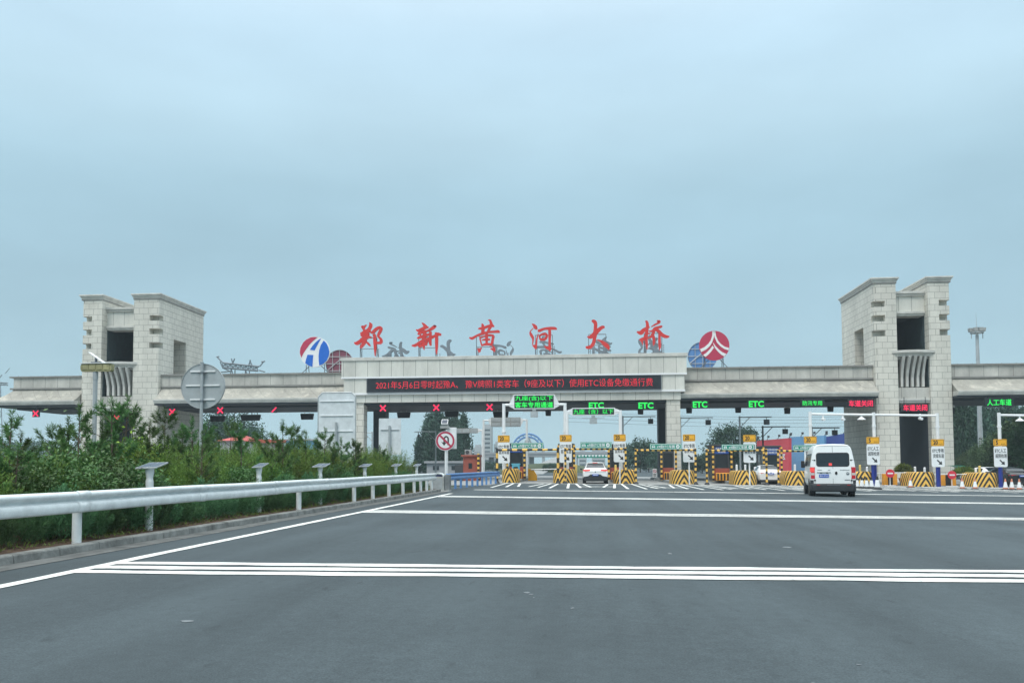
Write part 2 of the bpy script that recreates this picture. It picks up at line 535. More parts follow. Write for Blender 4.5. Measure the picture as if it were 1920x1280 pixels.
class MB:
    def __init__(s):
        s.v, s.f, s.m = [], [], []
    def add(s, vs, fs, mi=0):
        b = len(s.v)
        s.v += [tuple(map(float, v)) for v in vs]
        s.f += [tuple(i + b for i in f) for f in fs]
        s.m += [mi] * len(fs)
        return s
    def box(s, x0, x1, y0, y1, z0, z1, mi=0):
        return s.add([(x0, y0, z0), (x1, y0, z0), (x1, y1, z0), (x0, y1, z0), (x0, y0, z1), (x1, y0, z1), (x1, y1, z1), (x0, y1, z1)],
                     [(3, 2, 1, 0), (4, 5, 6, 7), (0, 1, 5, 4), (1, 2, 6, 5), (2, 3, 7, 6), (3, 0, 4, 7)], mi)
    def cyl(s, p, q, r, r2=None, n=10, mi=0, caps=True, rot=0.0):
        r2 = r if r2 is None else r2
        p, q = Vector(p), Vector(q)
        d = (q - p).normalized()
        a = d.orthogonal() if abs(d.z) < 0.99 else Vector((1, 0, 0))
        a = (a - d * a.dot(d)).normalized()
        b = d.cross(a)
        vs = []
        for c, rr in ((p, r), (q, r2)):
            for i in range(n):
                t = 2 * math.pi * i / n + rot
                vs.append(c + a * math.cos(t) * rr + b * math.sin(t) * rr)
        fs = [(i, (i + 1) % n, n + (i + 1) % n, n + i) for i in range(n)]
        if caps:
            fs += [tuple(range(n))[::-1], tuple(range(n, 2 * n))]
        return s.add(vs, fs, mi)
    def bar(s, p, q, w, mi=0):
        return s.cyl(p, q, w * 0.7071, n=4, mi=mi, rot=math.pi / 4)
    def tube(s, pts, r, n=8, mi=0):
        for a, b in zip(pts[:-1], pts[1:]):
            s.cyl(a, b, r, n=n, mi=mi)
        return s
    def prism(s, poly, axis, a, b, mi=0, caps=True):
        n = len(poly)
        f = {'y': lambda u, v, w: (u, w, v), 'x': lambda u, v, w: (w, u, v), 'z': lambda u, v, w: (u, v, w)}[axis]
        vs = [f(u, v, a) for u, v in poly] + [f(u, v, b) for u, v in poly]
        fs = [(i, (i + 1) % n, n + (i + 1) % n, n + i) for i in range(n)]
        if caps:
            fs += [tuple(range(n))[::-1], tuple(range(n, 2 * n))]
        return s.add(vs, fs, mi)
    def loft(s, rings, mi=0, cap=True, closed=True):
        n = len(rings[0])
        vs = [p for r in rings for p in r]
        fs = []
        for k in range(len(rings) - 1):
            for i in range(n if closed else n - 1):
                j = (i + 1) % n
                fs.append((k * n + i, k * n + j, (k + 1) * n + j, (k + 1) * n + i))
        if cap:
            fs += [tuple(range(n))[::-1], tuple(range((len(rings) - 1) * n, len(rings) * n))]
        return s.add(vs, fs, mi)
    def lathe(s, prof, c, n=14, mi=0, axis='z'):
        rings = []
        if min(prof[0][0], prof[-1][0]) > .01 and len(prof) > 2:
            prof = list(prof) + [prof[0]]
        for r, h in prof:
            ring = []
            for i in range(n):
                t = 2 * math.pi * i / n
                u, v = r * math.cos(t), r * math.sin(t)
                ring.append({'z': (c[0] + u, c[1] + v, c[2] + h), 'y': (c[0] + u, c[1] + h, c[2] + v), 'x': (c[0] + h, c[1] + u, c[2] + v)}[axis])
            rings.append(ring)
        return s.loft(rings, mi, cap=False)
    def disc(s, c, r, y0, y1, n=40, mi=0):
        return s.prism([(c[0] + r * math.cos(2 * math.pi * i / n), c[1] + r * math.sin(2 * math.pi * i / n)) for i in range(n)], 'y', y0, y1, mi)
    def rrect(s, x0, x1, z0, z1, r, y0, y1, mi=0, n=5):
        return s.prism(rr(x0, x1, z0, z1, r, n), 'y', y0, y1, mi)
    def text(s, t, x0, x1, z0, z1, y, mi=0, bold=0.0, keep=False):
        cjk = bold > 0 and any(ord(c) > 0x2000 for c in t)
        if cjk:
            k_ = bold * .8 * (z1 - z0)
            for i, (du, dv) in enumerate(((-k_, 0), (k_, 0), (0, k_), (0, -k_))):
                s.text(t, x0 + du, x1 + du, z0 + dv, z1 + dv, y - .0012 * (i + 1), mi, 0.0, keep)
            bold = 0.0
        vs, fs = text_geo(t, bold)
        if not vs:
            return s
        a = np.array(vs)
        lo, hi = a.min(0), a.max(0)
        sx = (x1 - x0) / (hi[0] - lo[0])
        sz = (z1 - z0) / (hi[1] - lo[1])
        if keep:
            k = min(sx, sz)
            cx, cz = (x0 + x1) / 2, (z0 + z1) / 2
            w, h = (hi - lo) * k
            x0, z0, sx, sz = cx - w / 2, cz - h / 2, k, k
        return s.add([(x0 + (u - lo[0]) * sx, y, z0 + (v - lo[1]) * sz) for u, v in vs], fs, mi)
    def ribbon(s, pts, y0, y1, conv=None, mi=0, n=5):
        P = crom(pts, n)
        L, Rr = [], []
        for i, p in enumerate(P):
            a, b = P[max(i - 1, 0)], P[min(i + 1, len(P) - 1)]
            d = (b - a)[:2]
            d = d / (np.linalg.norm(d) + 1e-9)
            nn = np.array([-d[1], d[0]])
            w = max(p[2], 1e-3) / 2
            L.append(p[:2] + nn * w)
            Rr.append(p[:2] - nn * w)
        if pts[0][2] > 12 or conv is None:
            pass
        m = len(P)
        cv = conv or (lambda q: (q[0], q[1]))
        A = [cv(q) for q in L]
        B = [cv(q) for q in Rr]
        vs = [(a[0], y0, a[1]) for a in A] + [(b[0], y0, b[1]) for b in B] + [(a[0], y1, a[1]) for a in A] + [(b[0], y1, b[1]) for b in B]
        fs = []
        for i in range(m - 1):
            fs += [(i, i + 1, m + i + 1, m + i), (2 * m + i, 3 * m + i, 3 * m + i + 1, 2 * m + i + 1),
                   (i, 2 * m + i, 2 * m + i + 1, i + 1), (m + i, m + i + 1, 3 * m + i + 1, 3 * m + i)]
        fs += [(0, m, 3 * m, 2 * m), (m - 1, 3 * m - 1, 4 * m - 1, 2 * m - 1)]
        return s.add(vs, fs, mi)
    def build(s, name, mats, parent=None, smooth=False, bevel=0.0, fix=True, loc=None, angle=None):
        if parent is not None:
            o_ = np.zeros(3)
            q = parent
            while q is not None:
                o_ += np.array(q.location)
                q = q.parent
            lc = (0, 0, 0)
        else:
            a = np.array(s.v)
            lo, hi = a.min(0), a.max(0)
            lc = loc if loc is not None else ((lo[0] + hi[0]) / 2, (lo[1] + hi[1]) / 2, lo[2])
            o_ = np.array(lc, float)
        me = bpy.data.meshes.new(name)
        me.from_pydata([(v[0] - o_[0], v[1] - o_[1], v[2] - o_[2]) for v in s.v], [], s.f)
        if fix:
            bm = bmesh.new()
            bm.from_mesh(me)
            bmesh.ops.recalc_face_normals(bm, faces=bm.faces)
            bm.to_mesh(me)
            bm.free()
        for k in (mats if isinstance(mats, (list, tuple)) else [mats]):
            me.materials.append(M[k])
        me.polygons.foreach_set('material_index', s.m)
        if smooth or angle:
            me.polygons.foreach_set('use_smooth', [True] * len(me.polygons))
            if angle:
                me.set_sharp_from_angle(angle=R(angle))
        me.update()
        o = bpy.data.objects.new(name, me)
        COL.objects.link(o)
        o.parent = parent
        o.location = lc
        if bevel > 0:
            b = o.modifiers.new('bevel', 'BEVEL')
            b.width = bevel
            b.segments = 2
            b.limit_method = 'ANGLE'
        return o

def rr(x0, x1, z0, z1, r, n=5):
    o = []
    for cx, cz, a in ((x1 - r, z0 + r, -90), (x1 - r, z1 - r, 0), (x0 + r, z1 - r, 90), (x0 + r, z0 + r, 180)):
        for i in range(n + 1):
            t = R(a + 90 * i / n)
            o.append((cx + r * math.cos(t), cz + r * math.sin(t)))
    return o

def tag(o, label=None, cat=None, group=None, kind=None):
    if label:
        o['label'] = label
    if cat:
        o['category'] = cat
    if group:
        o['group'] = group
    if kind:
        o['kind'] = kind
    return o
def thing(name, label, cat, loc=(0, 0, 0), group=None):
    o = bpy.data.objects.new(name, None)
    o.empty_display_size = 0.3
    COL.objects.link(o)
    o.location = loc
    return tag(o, label, cat, group)
def copy_tree(o, parent=None):
    c = o.copy()
    COL.objects.link(c)
    c.parent = parent
    for ch in o.children:
        copy_tree(ch, c)
    return c
def struct(mb, name, m, **k):
    return tag(mb.build(name, m, **k), kind='structure')

# ================================================================== GROUND
def lin(a, b, step):
    n = max(1, int(math.ceil((b - a) / step)))
    return [a + (b - a) * i / n for i in range(n + 1)]
YS = [-15, -5, 4] + lin(4, 26, 1.0)[1:] + lin(26, 60, 4)[1:] + [90, 140, 200, 320, 500, 900]
def sheet(mb, x0, x1, y0, y1, dz, mi=0, ys=None):
    xs = sorted(set([x0, x1] + [x for x in [-6.0 + 6 * k for k in range(12)] if x0 < x < x1]))
    yy = sorted(set([y0, y1] + [y for y in YS if y0 < y < y1]))
    vs = [(x, y, gz(x, y) + dz) for y in yy for x in xs]
    n = len(xs)
    fs = [(j * n + i, j * n + i + 1, (j + 1) * n + i + 1, (j + 1) * n + i) for j in range(len(yy) - 1) for i in range(n - 1)]
    mb.add(vs, fs, mi)
    return mb
def xk(y):                       # kerb face beside the plaza road
    return -7.72 + (min(max(y, 8), 42) - 8) * 0.015
t = MB()
xs = [-3000, -600, -120, -60, -16, -6, 0, 6, 12, 18, 24, 30, 36, 42, 48, 54, 60, 70, 140, 600, 3000]
ys = [-300] + YS + [1500, 5000]
t.add([(x, y, gz(x, y) - 0.05) for y in ys for x in xs],
      [(j * len(xs) + i, j * len(xs) + i + 1, (j + 1) * len(xs) + i + 1, (j + 1) * len(xs) + i) for j in range(len(ys) - 1) for i in range(len(xs) - 1)])
struct(t, 'ground', 'terrain', fix=False)
t = MB()
sheet(t, -7.9, 60, -15, 320, 0)
struct(t, 'road', 'asphalt', fix=False, loc=(0, 0, 0))
t = MB()
sheet(t, -62, -14.2, -15, 320, 0)
struct(t, 'far_road', 'asphalt', fix=False, loc=(0, 0, 0))
t = MB()
sheet(t, -6.2, 58, 61.5, 105, 0.004)
sheet(t, -58, -6.2, 56.0, 120, 0.004)
struct(t, 'concrete_apron', 'concrete', fix=False, loc=(0, 0, 0))

# markings
mk = MB()
rng = np.random.default_rng(3)
def strip_y(mb, xc, w, y0, y1, dz=0.008):            # a line along the road with slightly worn edges
    ys_ = lin(y0, y1, 0.5)
    vs = []
    for y in ys_:
        a, b = rng.normal(0, 0.006, 2)
        for x in (xc(y) - w / 2 + a, xc(y) + w / 2 + b):
            vs.append((x, y, gz(x, y) + dz))
    mb.add(vs, [(2 * i, 2 * i + 1, 2 * i + 3, 2 * i + 2) for i in range(len(ys_) - 1)])
def strip_x(mb, yc, w, x0, x1, slope=0.0, dz=0.008, jag=0.017):
    xs_ = lin(x0, x1, 0.35)
    vs = []
    a = b = 0
    for x in xs_:
        a, b = a * 0.6 + rng.normal(0, jag), b * 0.6 + rng.normal(0, jag)
        y = yc + slope * (x + 6.0)
        for yy in (y - w / 2 + a, y + w / 2 + b):
            vs.append((x, yy, gz(x, yy) + dz))
    mb.add(vs, [(2 * i, 2 * i + 2, 2 * i + 3, 2 * i + 1) for i in range(len(xs_) - 1)])
xe = lambda y: -6.36 + (y - 8) * 0.0055
strip_y(mk, xe, 0.19, 3.0, 39.5)
for yc, w in ((10.20, 0.28), (10.67, 0.28), (11.14, 0.28)):
    strip_x(mk, yc, w, -6.3, 30, 0.026)
for yc in (23.6, 24.05, 24.5):
    strip_x(mk, yc, 0.30, -6.2, 40, 0.008, dz=0.008)
for yc in (35.3, 35.75, 36.2):
    strip_x(mk, yc, 0.32, -6.1, 50, -0.03)
for yc in (45.4, 45.8):
    strip_x(mk, yc, 0.32, -5.9, 55, -0.03)
struct(mk, 'road_markings', 'paint', fix=False)
# chevron hatching ahead of the islands
NOSE_PX = [1058, 1173, 1283, 1400, 1497, 1622, 1736, 1855]
NOSE_Y = 64.3
NX = [X_(p, NOSE_Y, 900) for p in NOSE_PX]
hm = MB()
for x in NX + [-6.0]:
    for sgn in ((-1, 1) if x > -5.9 else (1,)):
        for k in range(3):
            y1_, y0_ = NOSE_Y - .8 - 1.1 * k, 50.0 + 1.4 * k
            vs = []
            for yy_ in lin(y0_, y1_, 1.0):
                q = (.28 + .52 * k) * (1 + .55 * (y1_ - yy_) / 12.0)
                vs += [(x + sgn * q, yy_, gz(x + sgn * q, yy_) + .016), (x + sgn * (q + .16), yy_, gz(x + sgn * q, yy_) + .016)]
            hm.add(vs, [(2 * i, 2 * i + 1, 2 * i + 3, 2 * i + 2) for i in range(len(vs) // 2 - 1)])
for a, b in zip(NX[:-1], NX[1:]):
    xm = (a + b) / 2
    for k in range(2):
        sheet(hm, xm - 1.2, xm + 1.2, 53.0 + k * 2.6, 53.35 + k * 2.6, 0.012)
struct(hm, 'lane_hatching', 'paint', fix=False)
# small paint specks and patches on the asphalt
sm = MB()
for px, py, w, h in ((988, 1105, .045, .07), (996, 1108, .03, .05), (350, 1161, .09, .06), (1255, 1031, .05, .16), (1475, 1017, .10, .14), (1001, 1114, .02, .03), (1073, 1133, .03, .05), (1610, 1235, .02, .02), (1525, 1270, .02, .02)):
    d = R_ * (px - PCX) / FPX + U_ * (PCY - py) / FPX + F_
    p = C_ + d * (-CAMH / d[2])
    n = 9
    ph = rng.uniform(0.4, 1.0, n)
    vs = [(p[0] + w * ph[i] * math.cos(6.283 * i / n), p[1] + h * ph[i] * math.sin(6.283 * i / n)) for i in range(n)]
    sm.add([(x, y, gz(x, y) + 0.004) for x, y in vs], [tuple(range(n))])
struct(sm, 'road_specks', 'speck', fix=False)

# kerb, gutter, median soil
kb, gu, so = MB(), MB(), MB()
ys_ = lin(2, 43, 1.0)
for y0, y1 in zip(ys_[:-1], ys_[1:]):
    g = 0.012 if True else 0
    a0, a1 = xk(y0), xk(y1 - g)
    kb.loft([[(a0, y0, -0.02), (a0 - .015, y0, .10), (a0 - .03, y0, .12), (a0 - .20, y0, .125), (a0 - .20, y0, -.02)],
             [(a1, y1 - g, -0.02), (a1 - .015, y1 - g, .10), (a1 - .03, y1 - g, .12), (a1 - .20, y1 - g, .125), (a1 - .20, y1 - g, -.02)]])
vs = []
for y in ys_:
    vs += [(xk(y) + .005, y, .006), (xk(y) + .42, y, .006)]
gu.add(vs, [(2 * i, 2 * i + 1, 2 * i + 3, 2 * i + 2) for i in range(len(ys_) - 1)])
struct(kb, 'kerb', 'kerb', bevel=0.008)
struct(gu, 'gutter', 'gutter', fix=False)
vs, xs_, yy = [], [-14.2, -13, -11, -9.5, -8.9, -8.5, -8.2, -8.0], lin(2, 43, 0.5)
for y in yy:
    for i, x in enumerate(xs_):
        if i == len(xs_) - 1:
            x = xk(y) - .20
        vs.append((x, y, 0.10 + (0 if i in (0, len(xs_) - 1) else rng.uniform(0.0, 0.07))))
n = len(xs_)
so.add(vs, [(j * n + i, j * n + i + 1, (j + 1) * n + i + 1, (j + 1) * n + i) for j in range(len(yy) - 1) for i in range(n - 1)])
struct(so, 'median_soil', 'soil', fix=False, smooth=True)

# ================================================================== GUARDRAILS
def wbeam(mb, pts, h=0.34, dpt=0.085, mi=0):
    prof = [(0.0, 0.0), (0.025, 0.0), (0.062, .04), (0.078, .10), (0.082, .30), (0.078, .44), (0.030, .53), (-0.004, .58), (-0.002, .63), (0.060, .70), (0.085, .78), (0.085, .88), (0.060, .96), (0.025, 1.0), (0.0, 1.0)]
    prof = prof + [(a - .006, b) for a, b in prof[::-1]]
    rings = []
    for i, p in enumerate(pts):
        a, b = pts[max(i - 1, 0)], pts[min(i + 1, len(pts) - 1)]
        d = Vector((b[0] - a[0], b[1] - a[1], 0)).normalized()
        nrm = Vector((d.y, -d.x, 0))
        rings.append([(p[0] + nrm.x * u * dpt / .085, p[1] + nrm.y * u * dpt / .085, p[2] + v * h) for u, v in prof])
    mb.loft(rings, mi, cap=True)
g = thing('guardrail', 'long white corrugated guardrail on the kerbed median beside the road', 'guardrail', (-7.85, 6.0, 0.1))
mb = MB()
wbeam(mb, [(xk(y) - .10, y, .607 + .004 * math.sin(y * .9)) for y in lin(3.0, 41.6, 1.2)], h=.325)
wb = mb.build('rail', 'rail', g, smooth=True)
for y in (8.6, 12.6, 16.6, 20.6, 24.6, 28.6, 32.6, 36.6):
    mb = MB()
    wbeam(mb, [(xk(y) - .096, y - .16, .603), (xk(y) - .096, y + .16, .603)], h=.333)
    mb.build('lap_joint', 'rail', g, smooth=True)
for y in (6.2, 10.5, 14.0, 17.5, 21.0, 24.5, 28, 31.5, 35):
    mb = MB()
    mb.cyl((xk(y) - .09, y - .1, .76), (xk(y) - .072, y - .1, .76), .014, n=8)
    mb.build('bolt', 'galv', g)
for y in [4.9, 7.4, 9.9, 12.75, 22.7, 28.0, 30.4, 32.8, 35.2, 37.4, 38.8, 40.2, 41.4]:
    mb = MB()
    x = xk(y) - .24
    mb.cyl((x, y, .05), (x, y, .86), .070, n=14)
    mb.box(x + .06, x + .145, y - .05, y + .05, .64, .88)
    mb.build('post', 'rail', g, angle=35)
# blue rail up to the first lane
g = thing('blue_guardrail', 'blue guardrail on short blue posts leading to the first lane', 'guardrail', (-6.9, 47, 0))
A = [(-7.15, 43.6), (-7.12, 46), (-7.0, 49), (-6.8, 52), (-6.6, 55), (-6.45, 58), (-6.3, 60.0), (-6.12, 61.4)]
mb = MB()
wbeam(mb, [(x, y, .52) for x, y in A], h=.36)
mb.build('rail', 'bluepaint', g, smooth=True)
for k in range(11):
    y = 44.1 + k * 1.68
    x = np.interp(y, [a[1] for a in A], [a[0] for a in A]) - .14
    mb = MB()
    mb.box(x - .06, x + .06, y - .06, y + .06, -.02, .80)
    mb.build('post', 'bluepaint', g, bevel=.01)

# ================================================================== VEGETATION
def rand_dirs(n, rg):
    v = rg.normal(size=(n, 3))
    return v / (np.linalg.norm(v, axis=1, keepdims=True) + 1e-9)
def leafquads(P, D, L, Wd, rg):
    """rhombic leaves at P along D, length L, width Wd"""
    n = len(P)
    side = np.cross(D, rand_dirs(n, rg))
    side /= np.linalg.norm(side, axis=1, keepdims=True) + 1e-9
    L = np.broadcast_to(np.asarray(L, float), (n,))[:, None]
    Wd = np.broadcast_to(np.asarray(Wd, float), (n,))[:, None]
    a = P
    b = P + D * L * .45 + side * Wd * .5
    c = P + D * L
    d = P + D * L * .45 - side * Wd * .5
    V = np.stack([a, b, c, d], 1).reshape(-1, 3)
    Fc = np.arange(4 * n).reshape(-1, 4)
    return V, Fc
def foliage(name, chunks, m, parent=None, extra=None):
    V = np.concatenate([c[0] for c in chunks])
    k, Fs = 0, []
    for c in chunks:
        Fs.append(c[1] + k)
        k += len(c[0])
    Fc = np.concatenate(Fs)
    me = bpy.data.meshes.new(name)
    nf = len(Fc)
    me.vertices.add(len(V))
    me.vertices.foreach_set('co', V.astype(np.float32).ravel())
    me.loops.add(nf * 4)
    me.loops.foreach_set('vertex_index', Fc.astype(np.int32).ravel())
    me.polygons.add(nf)
    me.polygons.foreach_set('loop_start', np.arange(0, nf * 4, 4, dtype=np.int32))
    me.update(calc_edges=True)
    me.materials.append(M[m])
    o = bpy.data.objects.new(name, me)
    COL.objects.link(o)
    o.parent = parent
    return o
def juniper(seed, h, w, m, nm, dens=1.0, lw=1.0):
    """upright feathery sprays"""
    rg = np.random.default_rng(seed)
    ch = []
    npl = int(70 * dens)
    for k in range(npl):
        r = w * math.sqrt(rg.uniform(0, 1))
        a = rg.uniform(0, 6.283)
        base = np.array([r * math.cos(a) * .75, r * math.sin(a) * .75, rg.uniform(0.02, .45) * h * (1 - .3 * r / w)])
        tip = np.array([r * math.cos(a) * 1.1 + rg.normal(0, .05), r * math.sin(a) * 1.1 + rg.normal(0, .05), h * (1 - .45 * (r / w) ** 2) * rg.uniform(.75, 1.08)])
        n = int(75 * dens)
        u = rg.uniform(0, 1, n) ** .8
        ax = tip - base
        P = base + u[:, None] * ax
        rad = .10 * h * (1 - u * .75)
        dd = rand_dirs(n, rg)
        P = P + dd * (rad * rg.uniform(0, 1, n))[:, None]
        D = dd * .75 + ax / np.linalg.norm(ax) * 1.0
        D /= np.linalg.norm(D, axis=1, keepdims=True)
        ch.append(leafquads(P, D, rg.uniform(.05, .12, n) * lw, rg.uniform(.012, .03, n) * lw * lw, rg))
    return foliage(nm, ch, m)
def broadleaf(seed, h, w, m, nm, leaf=.075):
    rg = np.random.default_rng(seed)
    ch = []
    for k in range(90):
        d = rand_dirs(1, rg)[0]
        d[2] = abs(d[2]) * 1.1 - .15
        c = np.array([d[0] * w, d[1] * w, h * .52 + d[2] * h * .45]) * rg.uniform(.75, 1.05)
        n = 28
        P = c + rg.normal(0, .085, (n, 3))
        D = rand_dirs(n, rg) + np.array([d[0], d[1], .1])
        D /= np.linalg.norm(D, axis=1, keepdims=True)
        ch.append(leafquads(P, D, rg.uniform(.8, 1.3, n) * leaf, rg.uniform(.35, .5, n) * leaf, rg))
    n = 900
    P = rg.normal(0, 1, (n, 3)) * [w * .45, w * .45, h * .25] + [0, 0, h * .45]
    ch.append(leafquads(P, rand_dirs(n, rg), leaf * 1.2, leaf * .6, rg))
    return foliage(nm, ch, m)
def sapling(seed, h, label, group, spread=.45, nb=16):
    """young pine: bare leader, rising branches, bottle-brush tufts"""
    rg = np.random.default_rng(seed)
    r_ = thing('pine_sapling', label, 'pine', (0, 0, 0), group)
    tr = MB()
    lean = rg.normal(0, .04, 2)
    top = np.array([lean[0] * h, lean[1] * h, h * .96])
    tr.cyl((0, 0, -.05), tuple(top * .55), .030, .018, n=6)
    tr.cyl(tuple(top * .55), tuple(top), .018, .006, n=6)
    tips = [(top, np.array([0, 0, 1.0]), .30)]
    for k in range(nb):
        u = rg.uniform(.28, .92)
        a = rg.uniform(0, 6.283)
        b0 = top * u
        ln = spread * (1.15 - u) * rg.uniform(.7, 1.25) + .12
        b1 = b0 + np.array([math.cos(a) * ln, math.sin(a) * ln, ln * rg.uniform(.5, 1.0)])
        tr.cyl(tuple(b0), tuple(b1), .010, .005, n=4)
        d = b1 - b0
        tips.append((b1, d / np.linalg.norm(d) + np.array([0, 0, .5]), rg.uniform(.18, .28)))
        if rg.uniform() < .6:
            tips.append((b0 + d * .6, d / np.linalg.norm(d) + np.array([0, 0, .6]), rg.uniform(.14, .22)))
    tr.build('trunk', 'bark', r_)
    ch = []
    for c, ax, ln in tips:
        ax = ax / np.linalg.norm(ax)
        n = 110
        u = rg.uniform(-.7, .5, n)
        P = c + ax * (u * ln)[:, None]
        D = rand_dirs(n, rg) * .85 + ax * .75
        D /= np.linalg.norm(D, axis=1, keepdims=True)
        ch.append(leafquads(P, D, rg.uniform(.08, .15, n), .014, rg))
    foliage('crown', ch, 'pine', r_)
    return r_

def place(o, x, y, z, s=1.0, rz=None, sz=None):
    o.location = (x, y, z)
    o.rotation_euler = (0, 0, random.uniform(0, 6.283) if rz is None else rz)
    o.scale = (s, s, s if sz is None else sz)
def row(protos, spots, label, cat, group):
    used = {}
    for i, (x, y, z, s, sz) in enumerate(spots):
        p = protos[i % len(protos)]
        o = p if p not in used else copy_tree(p)
        used[p] = 1
        tag(o, label, cat, group)
        place(o, x, y, z, s, None, sz)
rs = random.Random(5)
low = [juniper(11 + k, 1.0, .46, 'leafdark', 'juniper_shrub', 1.35, .72) for k in range(3)]
sp = []
y = 6.0
while y < 41:
    s = rs.uniform(.75, 1.15)
    sp.append((xk(y) - .62 - rs.uniform(0, .25), y, .08, s * .9, s * rs.uniform(.75, 1.05)))
    y += rs.uniform(.55, .80)
row(low, sp, 'low dark juniper shrub right behind the white guardrail posts', 'shrub', 'low junipers along the guardrail')
tall = [juniper(21 + k, 1.75, .62, 'leafmid', 'juniper_shrub', 1.5, .68) for k in range(3)]
sp = []
for xr, st in ((-9.35, .95), (-10.6, 1.15), (-12.0, 1.3)):
    y = 7.5
    while y < 42.5:
        s = rs.uniform(.95, 1.2)
        kz = .86 + .26 * min(1, max(0, (y - 15) / 14))
        sp.append((xr + rs.uniform(-.35, .35), y, .08, s, kz * rs.uniform(.86, 1.12)))
        y += st * rs.uniform(.62, 1.05)
row(tall, sp, 'tall olive green juniper shrub in the thick median hedge', 'shrub', 'tall junipers of the median hedge')
bl = [broadleaf(31 + k, 1.55, .62, 'leafbroad', 'broadleaf_shrub') for k in range(2)]
sp = []
for px, Y, s in ((130, 14.0, 1.0), (60, 13.2, .8), (215, 15.0, .95), (255, 16.5, .9), (320, 18.0, .6), (445, 21, .8), (520, 24, .8), (560, 26.5, .7), (170, 17.5, 1.1), (640, 30, .8)):
    sp.append((min(X_(px, Y), -8.75), Y, .08, s, s))
row(bl, sp, 'glossy dark green broadleaf shrub growing among the median junipers', 'shrub', 'broadleaf shrubs of the median')
b = broadleaf(41, 1.75, .62, 'leafbright', 'broadleaf_shrub', .09)
tag(b, 'bright yellow-green leafy shrub behind the nearest solar post', 'shrub')
place(b, X_(252, 18.2), 18.2, .12, 1.0)
PG = 'young pines rising out of the median hedge'
PL = 'young pine with tufted twigs rising out of the median hedge'
pines = [sapling(51 + k, 2.5, PL, PG, .5, 17) for k in range(4)]
for i, (px, py, Y) in enumerate(((15, 775, 13.5), (45, 812, 14), (100, 800, 16), (130, 788, 17), (147, 764, 15.5), (185, 790, 17), (215, 752, 16.5), (232, 748, 18), (255, 778, 19), (285, 790, 18), (313, 770, 21), (340, 800, 22), (385, 795, 24), (365, 785, 21.5),
                                 (430, 790, 26), (455, 800, 22), (490, 806, 27), (532, 790, 25), (556, 798, 28), (605, 806, 29), (628, 812, 27), (655, 822, 31), (690, 828, 33), (720, 832, 30), (745, 824, 33), (765, 836, 37), (785, 846, 38), (70, 835, 12.8), (410, 812, 19.5), (575, 815, 24))):
    p = at(px, py, Y)
    o = pines[i] if i < 4 else copy_tree(pines[i % 4])
    hh = (p[2] - .08) / 2.5
    place(o, min(float(p[0]), -9.0), Y, .08, min(1.0, max(.75, hh)), None, hh)
# weeds and litter at the foot of the hedge
rg = np.random.default_rng(9)
n = 2600
yw = rg.uniform(6, 42, n)
P = np.stack([np.array([xk(v) for v in yw]) - rg.uniform(.24, .9, n), yw, np.full(n, .13)], 1)
D = rand_dirs(n, rg)
D[:, 2] = np.abs(D[:, 2]) + .25
D /= np.linalg.norm(D, axis=1, keepdims=True)
wd = foliage('weeds', [leafquads(P, D, rg.uniform(.04, .13, n), .015, rg)], 'leafmid')
tag(wd, 'short weeds on the soil along the median kerb', 'weeds', kind='stuff')

# trees behind the gate
def tree(name, seed, h, cw, cbase, label, cat, group, m='crown', poplar=False, ncl=60, nl=75, leaf=.34):
    rg = np.random.default_rng(seed)
    r_ = thing(name, label, cat, (0, 0, 0), group)
    tr = MB()
    tr.cyl((0, 0, -.3), (0.1, 0, h * .5), h * .022, h * .013, n=7)
    tr.cyl((0.1, 0, h * .5), (0, 0.1, h * .92), h * .013, h * .003, n=6)
    ch = []
    for k in range(ncl):
        if poplar:
            u = rg.uniform(0, 1)
            z = cbase + (h - cbase) * u
            rad = cw * (1 - u ** 2.2) * rg.uniform(.15, 1.0)
            a = rg.uniform(0, 6.283)
            c = np.array([rad * math.cos(a), rad * math.sin(a), z])
            sg = np.array([.22 * cw, .22 * cw, .10 * (h - cbase)])
        else:
            d = rand_dirs(1, rg)[0]
            d[2] = d[2] * .9 + .1
            rr_ = rg.uniform(.35, 1.0) ** .5
            c = np.array([d[0] * cw * rr_, d[1] * cw * rr_, (cbase + h) / 2 + d[2] * (h - cbase) * .5 * rr_])
            sg = np.array([.16 * cw, .16 * cw, .09 * (h - cbase)])
        if k % 5 == 0:
            zb = min(c[2] * .75, h * .5)
            tr.cyl((0.05, 0, zb), tuple(c), h * .007, h * .002, n=5)
        n = nl
        P = c + rg.normal(0, 1, (n, 3)) * sg
        D = rand_dirs(n, rg)
        if poplar:
            D[:, 2] = np.abs(D[:, 2]) + .4
            D /= np.linalg.norm(D, axis=1, keepdims=True)
        ch.append(leafquads(P, D, rg.uniform(.7, 1.4, n) * leaf, rg.uniform(.4, .7, n) * leaf, rg))
    tr.build('trunk', 'bark', r_)
    foliage('crown', ch, m, r_)
    return r_
def trees(protos, hs, spots, label, cat, group):
    cnt = {}
    for i, (px, py, Y, ws) in enumerate(spots):
        k = i % len(protos)
        o = protos[k] if k not in cnt else copy_tree(protos[k])
        cnt[k] = 1
        p = at(px, py, Y)
        g_ = gz(float(p[0]), Y) - .05
        s = (p[2] - g_) / hs
        o.location = (float(p[0]), Y, g_)
        o.scale = (s * ws, s * ws, s)
        o.rotation_euler = (0, 0, rs.uniform(0, 6.28))
G1 = 'poplars behind the median'
pp = [tree('poplar_tree', 61 + k, 10, 1.5, 1.0, 'tall narrow poplar behind the no U-turn sign', 'tree', G1, 'crownblue', True, 75, 90, .40) for k in range(2)]
